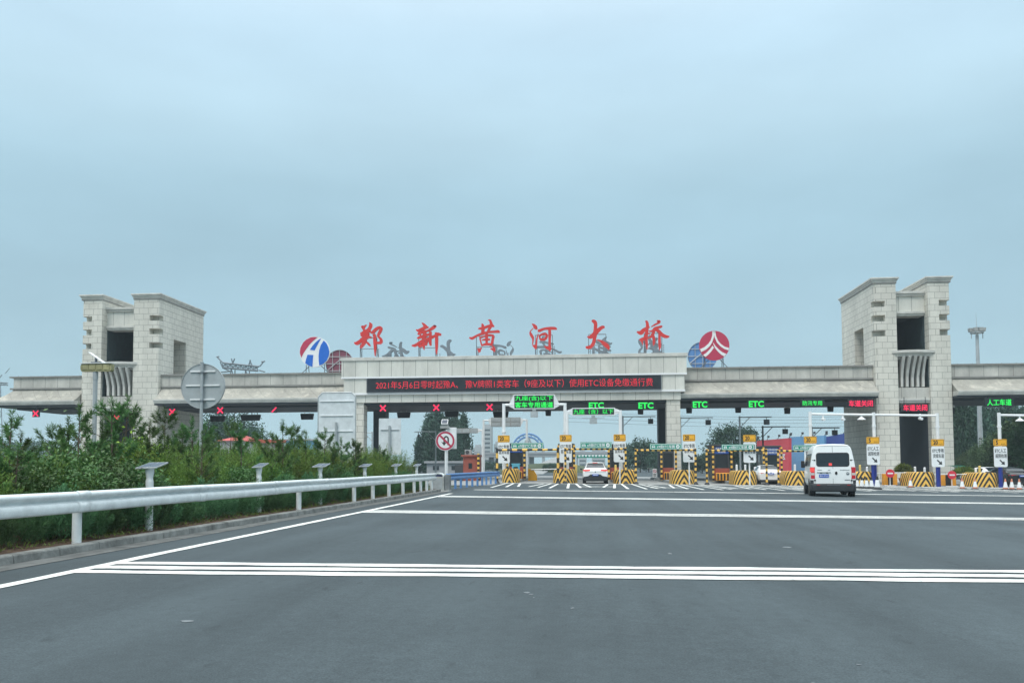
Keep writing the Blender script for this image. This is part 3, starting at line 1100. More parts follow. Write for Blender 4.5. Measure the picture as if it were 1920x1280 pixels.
trees(pp, 10, [(806, 786, 150, 1.15), (822, 782, 158, 1.2), (838, 790, 152, 1.1), (852, 793, 160, 1.0), (868, 788, 150, 1.1), (812, 800, 146, 1.2), (786, 826, 150, 1.3), (858, 815, 147, 1.2), (798, 806, 155, 1.0)], None, None, None)
rt = tree('broad_tree', 71, 8, 4.2, 2.0, 'broad spreading tree rising between the third and fourth lane signs', 'tree', None, 'crownblue', False, 75, 110, .38)
trees([rt], 8, [(1374, 803, 130, 1.0)], None, None, None)
G2 = 'tall trees behind the right wing of the gate'
rt2 = [tree('tall_tree', 73 + k, 10, 3.2, 1.0, 'tall dense tree behind the right wing of the toll gate', 'tree', G2, 'crownblue', True, 120, 100, .46) for k in range(2)]
trees(rt2, 10, [(1800, 768, 118, .75), (1816, 772, 122, .8), (1836, 775, 118, .8), (1853, 782, 125, .7), (1874, 778, 130, .8), (1895, 776, 126, .8), (1915, 780, 122, .8), (1940, 775, 122, .9)], None, None, None)
G3 = 'leafy trees beside the last lane'
rt3 = [tree('leafy_tree', 76 + k, 7, 2.8, .5, 'mid green leafy tree beside the last lane on the right', 'tree', G3, 'crown', False, 80, 110, .34) for k in range(2)]
trees(rt3, 7, [(1905, 792, 92, 1.0), (1872, 818, 96, 1.0), (1935, 800, 88, 1.0), (1840, 838, 100, .9), (1815, 848, 104, .9)], None, None, None)
G4 = 'hazy trees lining the far road'
rt4 = [tree('roadside_tree', 81 + k, 6, 2.6, .3, 'hazy dark green tree lining the road beyond the booths', 'tree', G4, 'crownblue', False, 44, 64, .42) for k in range(2)]
sp = [(1180, 836, 180, 1), (1200, 826, 175, 1), (1216, 833, 178, 1), (1168, 850, 170, 1), (1232, 845, 165, 1)]
for k in range(22):
    sp.append((1245 + k * 17 + rs.uniform(-5, 5), rs.uniform(842, 858), rs.uniform(140, 175), 1.2))
for k in range(7):
    sp.append((868 + k * 12, rs.uniform(852, 868), rs.uniform(170, 220), 1.2))
for k in range(6):
    sp.append((1022 + k * 9, rs.uniform(868, 876), 150, .9))
trees(rt4, 6, sp, None, None, None)
G5 = 'trees seen under the left wing'
rt5 = [tree('leafy_tree', 86 + k, 9, 3.4, 1.0, 'leafy tree seen under the left wing of the toll gate', 'tree', G5, 'crownblue', False, 56, 70, .4) for k in range(2)]
trees(rt5, 9, [(392, 778, 130, 1), (425, 774, 134, 1), (455, 784, 130, 1), (475, 800, 128, .9), (360, 790, 138, .9), (70, 826, 190, 1.2), (115, 830, 180, 1.1), (20, 828, 200, 1.2), (540, 834, 170, 1), (600, 832, 180, 1)], None, None, None)

# ================================================================== TOLL GATE
TY, TD = 78.0, 9.5                    # tower front plane, depth
gate = thing('toll_gate', 'long pale stone toll gate with a raised central beam and two square towers', 'toll gate', (-6.6, 78.0, 0.0))

def tower(side, xo0, xo1, xi0, xi1):
    """xo: outer leg x range, xi: inner leg x range (facing the centre); side -1 left, +1 right"""
    zt = 17.45
    notches = [(15.28, 15.80), (13.97, 14.53), (12.64, 13.17)]
    mb = MB()
    for x0, x1, cs, inner in ((xo0, xo1, side, False), (xi0, xi1, -side, True)):
        # chamfered corner at the side cs of this leg, cut by three slots
        def foot(notch, y1):
            e = x1 if cs > 0 else x0
            i_ = x0 if cs > 0 else x1
            sg = -1 if cs > 0 else 1
            if not notch:
                return [(i_, TY), (e + sg * .22, TY), (e + sg * .06, TY + .07), (e, TY + .26), (e, y1), (i_, y1)]
            return [(i_, TY), (e + sg * .98, TY), (e + sg * .98, TY + .75), (e, TY + .75), (e, y1), (i_, y1)]
        y1 = TY + 2.95 if inner else TY + TD
        z = -.6
        segs = []
        for a, b in notches[::-1]:
            segs.append((z, a, False))
            segs.append((a, b, True))
            z = b
        segs.append((z, zt, False))
        for a, b, nn in segs:
            mb.prism(foot(nn, y1), 'z', a, b, caps=not nn)
        if inner:                      # tall opening through the side wall of the inner leg
            mb.box(x0, x1, TY + 5.6, TY + TD, -.6, zt)
            mb.box(x0, x1, TY + 2.95, TY + 5.6, -.6, 9.2)
            mb.box(x0, x1, TY + 2.95, TY + 5.6, 13.9, zt)
    tw = mb.build('tower', 'stone', gate, angle=40)
    for x0, x1 in ((xo0, xo1), (xi0, xi1)):
        cm = MB()
        for z0, z1, o in ((zt, zt + .14, .07), (zt + .14, zt + .29, .15), (zt + .29, zt + .44, .24)):
            cm.box(x0 - o, x1 + o, TY - o, TY + TD + o, z0, z1)
        cm.build('cornice', 'trim', tw, bevel=.02)
        cm = MB()
        cm.box(x0 - .06, x1 + .06, TY - .06, TY + TD + .06, zt - .10, zt - .002)
        cm.build('neck_band', 'trimdark', tw)
    a, b = (xo1, xi0) if side < 0 else (xi1, xo0)
    # lintel panel
    mb = MB()
    mb.box(a, b, TY + .9, TY + TD - .9, 14.95, 16.35)
    mb.build('lintel', 'panel', tw)
    mb = MB()
    mb.box(a, b, TY + .72, TY + TD - .72, 16.352, 16.55)
    mb.box(a, b, TY + .60, TY + TD - .60, 16.552, 16.76)
    mb.box(a, b, TY + .78, TY + 2.2, 14.56, 14.74)
    mb.box(a, b, TY + .66, TY + 2.2, 14.742, 14.948)
    mb.build('moulding', 'trim', tw, bevel=.015)
    # room behind the opening, its shade painted on added dark linings
    mb = MB()
    mb.box(a, b, TY + 7.4, TY + 7.8, 6.7, 14.95)
    mb.box(a, b, TY + 1.0, TY + 7.4, 10.2, 10.5)
    for xx in (a + .001, b - .061):
        mb.box(xx, xx + .06, TY + .95, TY + 7.4, 10.5, 14.95)
    mb.box(a + .07, b - .07, TY + .95, TY + 7.4, 14.85, 14.949)
    mb.build('back_wall', 'shade_lining', tw)
    mb = MB()
    xm = (a + b) / 2
    mb.box(xm - .75, xm + .65, TY + 7.05, TY + 7.398, 10.5, 13.3)
    mb.build('inner_panel', 'trimdark', tw)
    # curved balcony ledge
    def arc(e, over, k=14):
        pts = []
        for i in range(k + 1):
            u = i / k
            x = a - over + (b - a + 2 * over) * u
            pts.append((x, TY + .25 - e * math.sin(math.pi * u) ** .8))
        return pts
    lg = MB()
    for z0, z1, e, ov in ((10.80, 10.96, .62, .38), (10.96, 11.10, .75, .55), (11.10, 11.32, .92, .78)):
        p = arc(e, ov)
        lg.prism(p + [(b + ov, TY + .30), (a - ov, TY + .30)], 'z', z0, z1)
    lg.box(a, b, TY + .3, TY + 1.0, 10.6, 11.3)
    lg.build('balcony', 'trim', tw)
    w = (b - a) / 6.0
    for k in range(5):
        xc = a + w * (k + 1)
        e = .75 * math.sin(math.pi * (k + 1) / 6) ** .8 + .1
        fm = MB()
        y_in, y_out = TY + .55, TY + .2
        prof = [(TY + 1.55, 10.80), (TY + .22 - e, 10.80), (TY + .24 - e * .85, 10.5), (TY + .28 - e * .55, 10.1), (TY + .31 - e * .25, 9.6), (TY + .33, 9.0), (TY + .35, 8.12), (TY + .75, 8.12), (TY + .75, 9.8), (TY + .95, 10.4)]
        fm.prism(prof, 'x', xc - .11, xc + .11)
        fm.build('fin', 'trim', tw, bevel=.015)
    mb = MB()
    mb.box(a, b, TY + 1.6, TY + 1.9, 8.05, 10.6)
    for xx in (a + .001, b - .061):
        mb.box(xx, xx + .06, TY + .3, TY + 1.6, 8.06, 10.6)
    mb.build('recess', 'shade_lining', tw)  # recess walls coloured dark for the shade between the fins
    mb = MB()
    mb.box(a, b, TY + .25, TY + 1.6, 7.08, 8.05)
    mb.build('spandrel', 'wingpanel', tw)
    mb = MB()
    mb.box(a, b, TY + .12, TY + 1.6, 6.88, 7.076)
    mb.box(a, b, TY + .2, TY + 1.6, 6.70, 6.878)
    mb.box(a, b, TY + 1.6, TY + 7.4, 6.70, 6.95)
    mb.build('lower_moulding', 'trim', tw, bevel=.015)
    # added sheets on the passage walls, their dark colour stands for shade
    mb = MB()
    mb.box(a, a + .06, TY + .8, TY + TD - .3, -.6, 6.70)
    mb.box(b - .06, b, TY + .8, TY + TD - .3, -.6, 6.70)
    mb.build('passage_shade', 'soffit', tw)
    return tw
tower(-1, -48.2, -46.2, -43.0, -40.45)
tower(1, 30.55, 32.45, 25.85, 27.8)

# wings
FY = 78.55
def wing(x0, x1, hipl=False, hipr=False):
    he0, he1 = (1.6 if hipl else 0), (1.6 if hipr else 0)
    mb = MB()
    mb.box(x0, x1, FY, FY + 8.8, 8.99, 9.98)
    wg = mb.build('wing', 'wingpanel', gate)
    mb = MB()
    mb.box(x0 - (.35 if hipl else 0), x1 + (.35 if hipr else 0), FY - .16, FY + 9.0, 9.982, 10.12)
    mb.box(x0 - (.3 if hipl else 0), x1 + (.3 if hipr else 0), FY - .12, FY + 8.9, 8.84, 8.988)
    # upstand clips along the coping
    k = x0 + .6
    while k < x1:
        mb.box(k - .012, k + .012, FY - .17, FY - .12, 9.98, 10.16)
        k += 1.25
    mb.build('coping', 'trimdark', wg)
    # sloping canopy face: slightly concave profile, hipped at a free end
    mb = MB()
    prof = [(FY + .02, 8.838), (FY - .12, 8.62), (FY - .45, 8.28), (FY - .85, 7.98), (FY - 1.28, 7.72), (FY - 1.52, 7.64)]
    rings = []
    for y, z in prof:
        d = (FY - y) / 1.52
        rings.append([(x0 - he0 * d, y, z), (x1 + he1 * d, y, z), (x1 + he1 * d, FY + 8.8 + (FY - y), z), (x0 - he0 * d, FY + 8.8 + (FY - y), z)])
    mb.loft(rings, cap=False)
    mb.build('canopy', 'slope', wg)
    mb = MB()
    for z0, z1, o in ((7.50, 7.638, 1.56), (7.36, 7.498, 1.50), (7.24, 7.358, 1.42)):
        h0, h1 = he0 * o / 1.52, he1 * o / 1.52
        mb.box(x0 - h0, x1 + h1, FY - o, FY + 8.8 + o, z0, z1)
    mb.build('lip', 'trim', wg)
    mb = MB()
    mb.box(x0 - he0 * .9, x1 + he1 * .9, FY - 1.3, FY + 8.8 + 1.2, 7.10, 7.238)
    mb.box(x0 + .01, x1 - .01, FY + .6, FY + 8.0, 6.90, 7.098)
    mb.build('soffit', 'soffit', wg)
    return wg
BX0, BX1 = -22.2, 9.15
wing(-40.42, -21.0)
wing(8.6, 25.82)
wing(32.48, 56.0, False, True)
wing(-55.4, -48.25, True, False)

# central beam
BY = 76.6
mb = MB()
mb.box(BX0, BX1, BY, BY + 12, 9.46, 10.93)
mb.box(BX0 + .2, BX1 - .2, BY + .10, BY + 11.9, 7.98, 9.30)
mb.box(-20.95, 8.62, BY + .25, BY + 11.8, 7.10, 7.798)
bm_ = mb.build('central_beam', 'panel', gate)
mb = MB()
mb.box(BX0 - .1, BX1 + .1, BY - .10, BY + 12.1, 10.932, 11.24)
mb.build('coping', 'trim', bm_, bevel=.02)
mb = MB()
mb.box(BX0 - .02, BX1 + .02, BY - .03, BY + 11.98, 9.302, 9.458)
mb.box(BX0 + .15, BX1 - .15, BY + .04, BY + 11.98, 7.80, 7.978)
mb.build('white_trim', 'emwhite', bm_)
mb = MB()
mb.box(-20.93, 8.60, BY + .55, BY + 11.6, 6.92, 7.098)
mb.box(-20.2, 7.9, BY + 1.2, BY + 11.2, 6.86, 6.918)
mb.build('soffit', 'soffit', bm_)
for x0, x1 in ((-21.45, -20.2), (7.37, 8.58)):
    mb = MB()
    mb.box(x0, x1, 77.0, 78.3, -.3, 7.098)
    mb.build('front_pier', 'stone', bm_)
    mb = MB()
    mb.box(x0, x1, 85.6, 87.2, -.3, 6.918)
    mb.build('rear_pier', 'soffit', bm_)  # stone pier in the dark soffit colour, painted for canopy shade
# ------------------------------------------------------------------ message board on the beam
bd = thing('message_board', 'long black LED message board with red text on the central beam', 'message board', (-6.5, BY, 8.0))
x0, x1 = X_(689, BY, 720), X_(1239, BY, 717)
mb = MB()
mb.box(x0, x1, BY - .06, BY + .098, 8.03, 9.28)
mb.build('screen', 'screen', bd)
mb = MB()
for z0, z1 in ((7.985, 8.028), (9.282, 9.30)):
    mb.box(x0 - .04, x1 + .04, BY - .08, BY + .09, z0, z1)
for xa in (x0 - .06, x1 + .002):
    mb.box(xa, xa + .055, BY - .08, BY + .09, 8.03, 9.28)
mb.build('frame', 'steel', bd)
mb = MB()
mb.text('2021年5月6日零时起豫A、 豫V牌照1类客车（9座及以下）使用ETC设备免缴通行费', X_(705, BY, 720), X_(1224, BY, 717), 8.30, 9.02, BY - .066, 0, -.004)
mb.build('lettering', 'ledred', bd, fix=False)

# ------------------------------------------------------------------ roof letters
LET = {
 'first': ((655, 590, 14.22), [
  [(320,320,20),(370,335,90),(385,420,25)], [(400,320,50),(462,268,10)],
  [(545,208,20),(575,265,75),(545,360,75),(480,430,85),(400,450,90)],
  [(300,500,45),(350,500,80),(430,465,110),(520,430,90),(572,470,40)],
  [(310,560,45),(420,530,140),(525,480,90)],
  [(140,742,30),(200,765,85),(300,705,85),(420,620,115),(520,590,75),(605,600,15)],
  [(470,470,110),(430,620,105),(385,760,85),(315,865,55),(298,892,20)],
  [(430,710,15),(490,750,55),(540,815,45),(550,838,15)],
  [(655,520,70),(680,580,75),(685,720,75),(690,850,62),(690,960,42),(690,1105,5)],
  [(585,500,20),(640,462,70),(720,385,70),(795,342,62),(848,350,60),(840,410,68),(795,500,62),(775,575,52),(832,635,62),(852,690,68),(830,748,66),(715,752,60)]]),
 'second': ((765, 590, 14.22), [
  [(372,218,15),(420,255,62),(470,310,85),(545,345,30)],
  [(220,395,20),(270,425,62),(360,392,75),(460,345,75),(550,335,30)],
  [(262,525,30),(320,492,62),(420,452,66),(520,432,48),(640,370,75),(712,315,72),(742,310,45),(690,285,30)],
  [(285,420,40),(310,500,45),(340,560,40)],
  [(245,632,20),(300,612,62),(400,572,66),(500,545,62),(612,505,45)],
  [(462,470,66),(430,600,105),(400,700,80),(300,762,62),(200,812,62),(108,826,30)],
  [(108,822,30),(180,826,62),(270,772,66),(360,712,66),(460,662,62),(560,642,62),(640,602,72),(720,562,55),(800,522,85),(885,532,50)],
  [(420,590,75),(415,720,85),(420,830,62),(430,935,10)],
  [(275,780,40),(310,832,75),(380,812,62),(445,762,45)],
  [(600,450,62),(602,560,62),(590,680,75),(602,800,50),(605,825,30)],
  [(522,680,50),(482,790,55),(490,825,20)],
  [(748,475,55),(765,600,76),(765,750,74),(765,900,58),(760,1055,8)]]),
 'third': ((870, 590, 15.06), [
  [(505,248,10),(530,300,75),(540,400,85),(530,510,95)],
  [(682,155,15),(740,160,50),(760,220,72),(772,290,85),(722,390,66),(680,470,66)],
  [(402,400,20),(450,392,55),(560,372,66),(700,322,68),(800,310,75),(855,335,30)],
  [(155,648,40),(230,668,66),(330,612,55),(430,562,50),(540,532,66),(700,492,55),(850,482,62),(960,475,76),(1008,490,42)],
  [(640,500,66),(640,620,78),(640,720,66),(640,830,56)],
  [(455,600,22),(455,680,34),(480,780,36),(500,872,24)],
  [(470,660,20),(540,622,34),(640,600,44),(740,572,44),(832,602,75)],
  [(832,596,75),(812,700,66),(792,800,62),(768,862,44)],
  [(505,720,18),(600,702,50),(735,700,50)],
  [(488,872,28),(580,842,54),(700,832,62),(795,842,52)],
  [(382,968,20),(430,1000,92),(425,1065,20)], [(505,935,20),(440,985,55)],
  [(748,960,20),(830,982,75),(862,1045,30)], [(770,858,20),(840,922,52),(868,1005,45)]]),
 'fourth': ((980, 590, 15.06), [
  [(262,258,15),(320,300,75),(360,350,105),(390,372,95),(418,368,40)],
  [(302,380,10),(220,470,24),(230,550,75),(282,640,74),(292,720,42),(280,855,20)],
  [(282,878,20),(340,892,85),(382,965,50)], [(375,905,62),(392,780,44),(402,680,38),(442,535,15)],
  [(428,450,62),(480,450,74),(600,402,60),(750,386,74),(900,386,74),(968,406,30)],
  [(462,600,30),(480,625,44),(500,690,50),(560,702,66),(640,680,66),(682,592,66),(640,540,62),(560,552,55),(478,592,44)],
  [(760,395,78),(765,550,80),(762,700,68),(762,850,66),(770,950,85),(770,1035,10)],
  [(615,888,20),(690,932,75),(772,965,85)]]),
 'fifth': ((1085, 590, 15.06), [
  [(368,168,40),(430,190,95),(475,250,100),(470,400,100),(460,560,118),(440,700,95),(410,820,95),(330,910,85),(240,922,75),(202,900,30)],
  [(238,620,15),(330,632,95),(430,560,118),(520,470,118),(612,390,95),(680,352,85),(735,356,42)],
  [(518,708,20),(620,742,55),(700,802,95),(790,872,115),(842,942,75),(842,990,20)]]),
 'sixth': ((1180, 590, 15.06), [
  [(448,183,20),(490,200,62),(510,300,85),(500,420,85),(482,540,85),(480,700,75),(490,850,64),(502,985,15)],
  [(212,480,30),(320,512,115),(400,440,105),(480,390,85),(565,340,50)],
  [(480,555,85),(430,660,85),(340,702,92),(285,688,20)],
  [(340,695,75),(382,855,15)], [(515,530,42),(585,530,30)],
  [(778,168,20),(840,200,85),(800,242,52),(720,282,44),(618,340,20)],
  [(548,460,15),(640,462,54),(720,392,75),(800,360,64),(900,340,64),(922,352,30)],
  [(720,370,75),(690,480,75),(640,590,85),(560,652,34),(515,660,15)],
  [(740,400,85),(830,470,85),(920,562,85),(1010,612,85),(1080,622,64),(1132,615,15)],
  [(660,560,64),(690,680,74),(692,800,64),(680,872,20)],
  [(850,490,64),(850,620,64),(852,760,74),(860,900,64),(850,995,20)]]),
}
ZR = 11.24
words = ['first', 'second', 'third', 'fourth', 'fifth', 'sixth']
desc = ['red brush-style roof character 郑, leftmost of the row', 'red brush-style roof character 新 on a square steel frame', 'red brush-style roof character 黄 with a long crossbar and two feet',
        'red brush-style roof character 河 with a long top bar', 'red brush-style roof character 大 with three sweeping arms', 'red brush-style roof character 桥, rightmost of the row']
LY = BY + .9
geo = {}
for w, d in zip(words, desc):
    (ox, oy, sc), strokes = LET[w]
    xs_ = [p[0] for st in strokes for p in st]
    cx = X_(ox + (min(xs_) + max(xs_)) / 2 / sc, LY, 640)
    def conv(q, ox=ox, oy=oy, sc=sc):
        p = at(ox + q[0] / sc, oy + q[1] / sc, LY)
        return float(p[0]), float(p[2])
    r_ = thing('roof_letter', d, 'letter sign', (cx, LY, ZR), 'red characters standing on the central beam')
    mb = MB()
    for i, st in enumerate(strokes):
        mb.ribbon(st, LY - .14 - .004 * i, LY + .12 + .004 * i, conv)
    geo[w] = (cx, mb.v, mb.f)
    mb.build('character', 'red', r_)
    fx = [cx - .78, cx + .80]
    mb = MB()
    zt = ZR + 1.95
    for x in fx:
        mb.bar((x, LY + .22, ZR), (x, LY + .22, zt), .05)
        mb.bar((x, LY + .85, ZR), (x, LY + .24, ZR + 1.2), .04)
        mb.bar((x + .17, LY + .22, ZR), (x + .17, LY + .22, ZR + .95), .035)
        for k in range(4):
            mb.bar((x, LY + .22, ZR + .08 + k * .22), (x + .17, LY + .22, ZR + .26 + k * .22), .022)
    mb.bar((fx[0], LY + .22, zt), (fx[1], LY + .22, zt), .05)
    mb.bar((fx[0], LY + .22, ZR + .95), (fx[1], LY + .22, ZR + .95), .04)
    mb.build('frame', 'steel', r_)
# the same words facing the other way on the far edge of the roof: grey backs, read mirrored
RY = BY + 11.2
cen = sum(geo[w][0] for w in words) / 6
bdesc = {'sixth': 'grey back of a roof character between 郑 and 新', 'fifth': 'grey back of a roof character just right of 新', 'fourth': 'grey back of a roof character just right of 黄',
         'third': 'grey back of a roof character behind 河', 'second': 'grey back of a roof character behind 大', 'first': 'grey back of a roof character behind 桥'}
PXB = {'sixth': 742, 'fifth': 838, 'fourth': 940, 'third': 1028, 'second': 1130, 'first': 1222}
for w in words:
    cx, v, f = geo[w]
    nx = X_(PXB[w], RY, 655)
    r_ = thing('roof_letter', bdesc[w], 'letter sign', (nx, RY, ZR), 'grey backs of the far row of roof characters')
    mb = MB()
    mb.add([(nx - (p[0] - cx), RY - (p[1] - LY), p[2] - .05) for p in v], f)
    mb.build('character', 'letterback', r_)
    mb = MB()
    for x in (nx - .7, nx + .1, nx + .75):
        mb.bar((x, RY - .25, ZR), (x, RY - .25, ZR + 1.7), .05)
        mb.bar((x, RY - .9, ZR), (x, RY - .27, ZR + 1.2), .04)
    mb.bar((nx - .7, RY - .25, ZR + 1.3), (nx + .75, RY - .25, ZR + 1.3), .05)
    mb.build('frame', 'steel', r_)

# ------------------------------------------------------------------ round emblems on the roof
def pxpoly(pts, o, sc, Y):
    res = []
    for q in pts:
        p = at(o[0] + q[0] / sc, o[1] + q[1] / sc, Y)
        res.append((float(p[0]), float(p[2])))
    return res
def cut(poly, c, r):
    """keep a polygon inside the disc edge"""
    o = []
    for x, z in poly:
        d = math.hypot(x - c[0], z - c[1])
        if d > r:
            x, z = c[0] + (x - c[0]) * r / d, c[1] + (z - c[1]) * r / d
        o.append((x, z))
    return o
def emblem(name, label, c, r, Y, base, parts, zroof):
    r_ = thing(name, label, 'emblem', (c[0], Y, zroof), None)
    mb = MB()
    mb.disc(c, r, Y - .06, Y + .14, 56)
    mb.build('disc', base, r_, angle=30)
    for nm, mt, polys in parts:
        mb = MB()
        for i, po in enumerate(polys):
            mb.prism(cut(po, c, r * .985), 'y', Y - .085, Y - .05)
        mb.build(nm, mt, r_)
    mb = MB()
    for dx in (-.62, .62):
        mb.bar((c[0] + dx * r, Y + .2, zroof), (c[0] + dx * r * .9, Y + .2, c[1] + .3), .06)
        mb.bar((c[0] + dx * r * 1.5, Y + .2, zroof), (c[0] + dx * r * .35, Y + .2, c[1] - .75 * r), .05)
        mb.bar((c[0] + dx * r, Y + 1.2, zroof), (c[0] + dx * r * .9, Y + .2, c[1]), .05)
    mb.build('stand', 'steel', r_)
    return r_
EY = FY + .5
o, sc = (550, 615), 13.475
c = pxpoly([(543, 602)], o, sc, EY)[0]
r = (pxpoly([(925, 602)], o, sc, EY)[0][0] - pxpoly([(165, 602)], o, sc, EY)[0][0]) / 2
redp = [(205,750),(170,620),(185,500),(250,370),(340,285),(450,235),(540,225),(620,232),(520,310),(420,410),(330,530),(260,640)]
b1_ = [(705,265),(640,300),(560,370),(490,450),(425,548),(545,562),(590,470),(640,380)]
b2_ = [(775,315),(700,430),(660,560),(645,700),(648,830),(662,945),(760,905),(850,820),(905,700),(915,600),(890,480),(840,380)]
b3_ = [(365,672),(510,680),(500,800),(488,980),(400,950),(305,885),(330,780)]
emblem('round_emblem', 'round white road emblem with a red arc and blue fields on the left wing roof', c, r, EY, 'emwhite',
       [('red_field', 'crimson', [pxpoly(redp, o, sc, EY)]), ('blue_field', 'blue', [pxpoly(q, o, sc, EY) for q in (b1_, b2_, b3_)])], 10.12)
o, sc = (1280, 610), 15.06
c = pxpoly([(892, 570)], o, sc, EY)[0]
r = (pxpoly([(1318, 570)], o, sc, EY)[0][0] - pxpoly([(466, 570)], o, sc, EY)[0][0]) / 2
w1 = [(835,150),(900,150),(880,330),(830,480),(760,590),(660,680),(520,755),(490,670),(620,610),(720,520),(790,420),(830,300)]
w2 = [(872,150),(915,150),(945,320),(1000,440),(1080,530),(1180,600),(1310,640),(1300,705),(1180,670),(1060,590),(960,480),(900,340)]
w3 = [(860,490),(930,590),(1030,690),(1120,760),(1230,805),(1175,880),(1090,830),(990,740),(910,640),(855,510)]
w4 = [(840,575),(880,630),(800,740),(720,830),(640,890),(575,835),(660,780),(760,680)]
emblem('round_emblem', 'round red emblem with white curved lines on the right wing roof', c, r, EY, 'crimson',
       [('white_lines', 'emwhite', [pxpoly(q, o, sc, EY) for q in (w1, w2, w3, w4)])], 10.12)
# backs of the two emblems facing the other way
def emblem_back(label, px, py, rpx, Y, m):
    c = at(px, py, Y)
    c = (float(c[0]), float(c[2]))
    r = rpx / FPX * Y
    r_ = thing('round_emblem', label, 'emblem', (c[0], Y, 10.12))
    mb = MB()
    mb.disc(c, r, Y - .05, Y + .08, 48)
    mb.build('disc', m, r_, angle=30)
    mb = MB()
    for k in (-.5, 0, .5):
        h = math.sqrt(1 - k * k) * r
        mb.bar((c[0] + k * r, Y - .10, 10.12), (c[0] + k * r, Y - .10, c[1] + h), .05)
        mb.bar((c[0] - h, Y - .12, c[1] + k * r), (c[0] + h, Y - .12, c[1] + k * r), .05)
    mb.bar((c[0] + .1, Y - .14, c[1] + .3 * r), (c[0] - .9 * r, Y - .14, c[1] - .5 * r), .06)
    mb.lathe([(r * .985, -.16), (r * 1.0, -.16), (r * 1.0, -.02), (r * .985, -.02)], (c[0], Y, c[1]), n=48, axis='y')
    mb.build('frame', 'galv', r_)
emblem_back('dark maroon back of a round emblem on a steel grid beside the beam, left side', 637, 682, 27, FY + 8.3, 'maroon')
emblem_back('blue-grey back of a round emblem on a steel grid beside the beam, right side', 1317, 668, 27, FY + 8.3, 'bluepaint')

# ================================================================== SIGNALS UNDER THE CANOPY
SY = 76.9
def cross(px, py, label, Y=SY, hot='ledredhot', hw=5.5, thin=False):
    p = at(px, py, Y)
    x, z = float(p[0]), float(p[2])
    k = hw / FPX * Y
    r_ = thing('lane_signal', label, 'lane signal', (x, Y, z - k * 1.3), 'red cross lane signals')
    mb = MB()
    e = k * 1.25
    mb.box(x - e, x + e, Y - .02, Y + .16, z - e, z + e)
    mb.box(x - .03, x + .03, Y + .05, Y + .12, z + e, 7.12)
    mb.build('housing', 'screen', r_, bevel=.015)
    mb = MB()
    w = .046
    for sg in (1, -1):
        if thin and sg < 0:
            continue
        mb.add([(x - k, Y - .026 - .003 * (sg > 0), z - sg * k - w), (x - k + w, Y - .026 - .003 * (sg > 0), z - sg * k - w * .0 - w),
                (x + k, Y - .026 - .003 * (sg > 0), z + sg * k), (x + k - w, Y - .026 - .003 * (sg > 0), z + sg * k + w)] if False else
               [(x - k - w, Y - .026 - .003 * (sg > 0), z - sg * (k - w)), (x - k + w, Y - .026 - .003 * (sg > 0), z - sg * (k + w)),
                (x + k + w, Y - .026 - .003 * (sg > 0), z + sg * (k - w)), (x + k - w, Y - .026 - .003 * (sg > 0), z + sg * (k + w))], [(0, 1, 2, 3)])
    mb.build('cross', hot, r_, fix=False)
for px, py, lb in ((67, 775, 'red cross signal under the outer left wing'), (219, 784, 'red cross signal in the passage of the left tower'),
                   (323, 772, 'red cross signal just right of the left tower'), (413, 769, 'red cross signal beside the round sign back'),
                   (718, 765, 'red cross signal just right of the left front pier'), (818, 764, 'middle red cross signal under the central beam'),
                   (918, 763, 'red cross signal left of the green LED portal')):
    cross(px, py, lb, SY if 400 > px or px > 640 else SY + .0)
cross(514, 768, 'half-lit red slash signal left of the tall sign back', thin=True, hw=4.5)
def ledtext(px0, px1, py0, py1, txt, m, label, group, Y=SY, box=False, bold=.02, name='lane_signal'):
    a, b = at(px0, py1, Y), at(px1, py0, Y)
    x0, x1, z0, z1 = float(a[0]), float(b[0]), float(a[2]), float(b[2])
    e = .12 if box else .07
    r_ = thing(name, label, 'lane signal', ((x0 + x1) / 2, Y, z0 - e), group)
    mb = MB()
    mb.box(x0 - e * 1.6, x1 + e * 1.6, Y - .02, Y + .16, z0 - e, z1 + e)
    for x in (x0 + .1, x1 - .1):
        mb.box(x - .025, x + .025, Y + .05, Y + .1, z1 + e, 7.12)
    mb.build('housing', 'screen', r_, bevel=.015)
    mb = MB()
    mb.text(txt, x0, x1, z0, z1, Y - .026, 0, bold)
    mb.build('lettering', m, r_, fix=False)
GE = 'green ETC lane signals'
ledtext(1104, 1132, 754, 765, 'ETC', 'ledgreen', 'green ETC signal right behind the lower LED portal', GE, bold=.035)
ledtext(1197, 1225, 754, 766, 'ETC', 'ledgreen', 'green ETC signal just left of the right front pier', GE, bold=.035)
ledtext(1299, 1326, 752, 764, 'ETC', 'ledgreen', 'green ETC signal just right of the right front pier', GE, bold=.035)
ledtext(1404, 1432, 751, 763, 'ETC', 'ledgreen', 'green ETC signal in the middle of the right wing', GE, bold=.035)
ledtext(1505, 1541, 751, 760, '防汛专用', 'ledgreen', 'green four-character lane signal 防汛专用', None, box=True)
ledtext(1592, 1636, 750, 762, '车道关闭', 'ledredhot', 'red lane signal 车道关闭 left of the right tower', 'red lane closed signals', bold=.03)
ledtext(1694, 1738, 758, 770, '车道关闭', 'ledredhot', 'red lane signal 车道关闭 in the right tower passage', 'red lane closed signals', bold=.03)
ledtext(1851, 1896, 748, 760, '人工车道', 'ledgreen', 'green lane signal 人工车道 under the outer right wing', None, box=True, bold=.03)
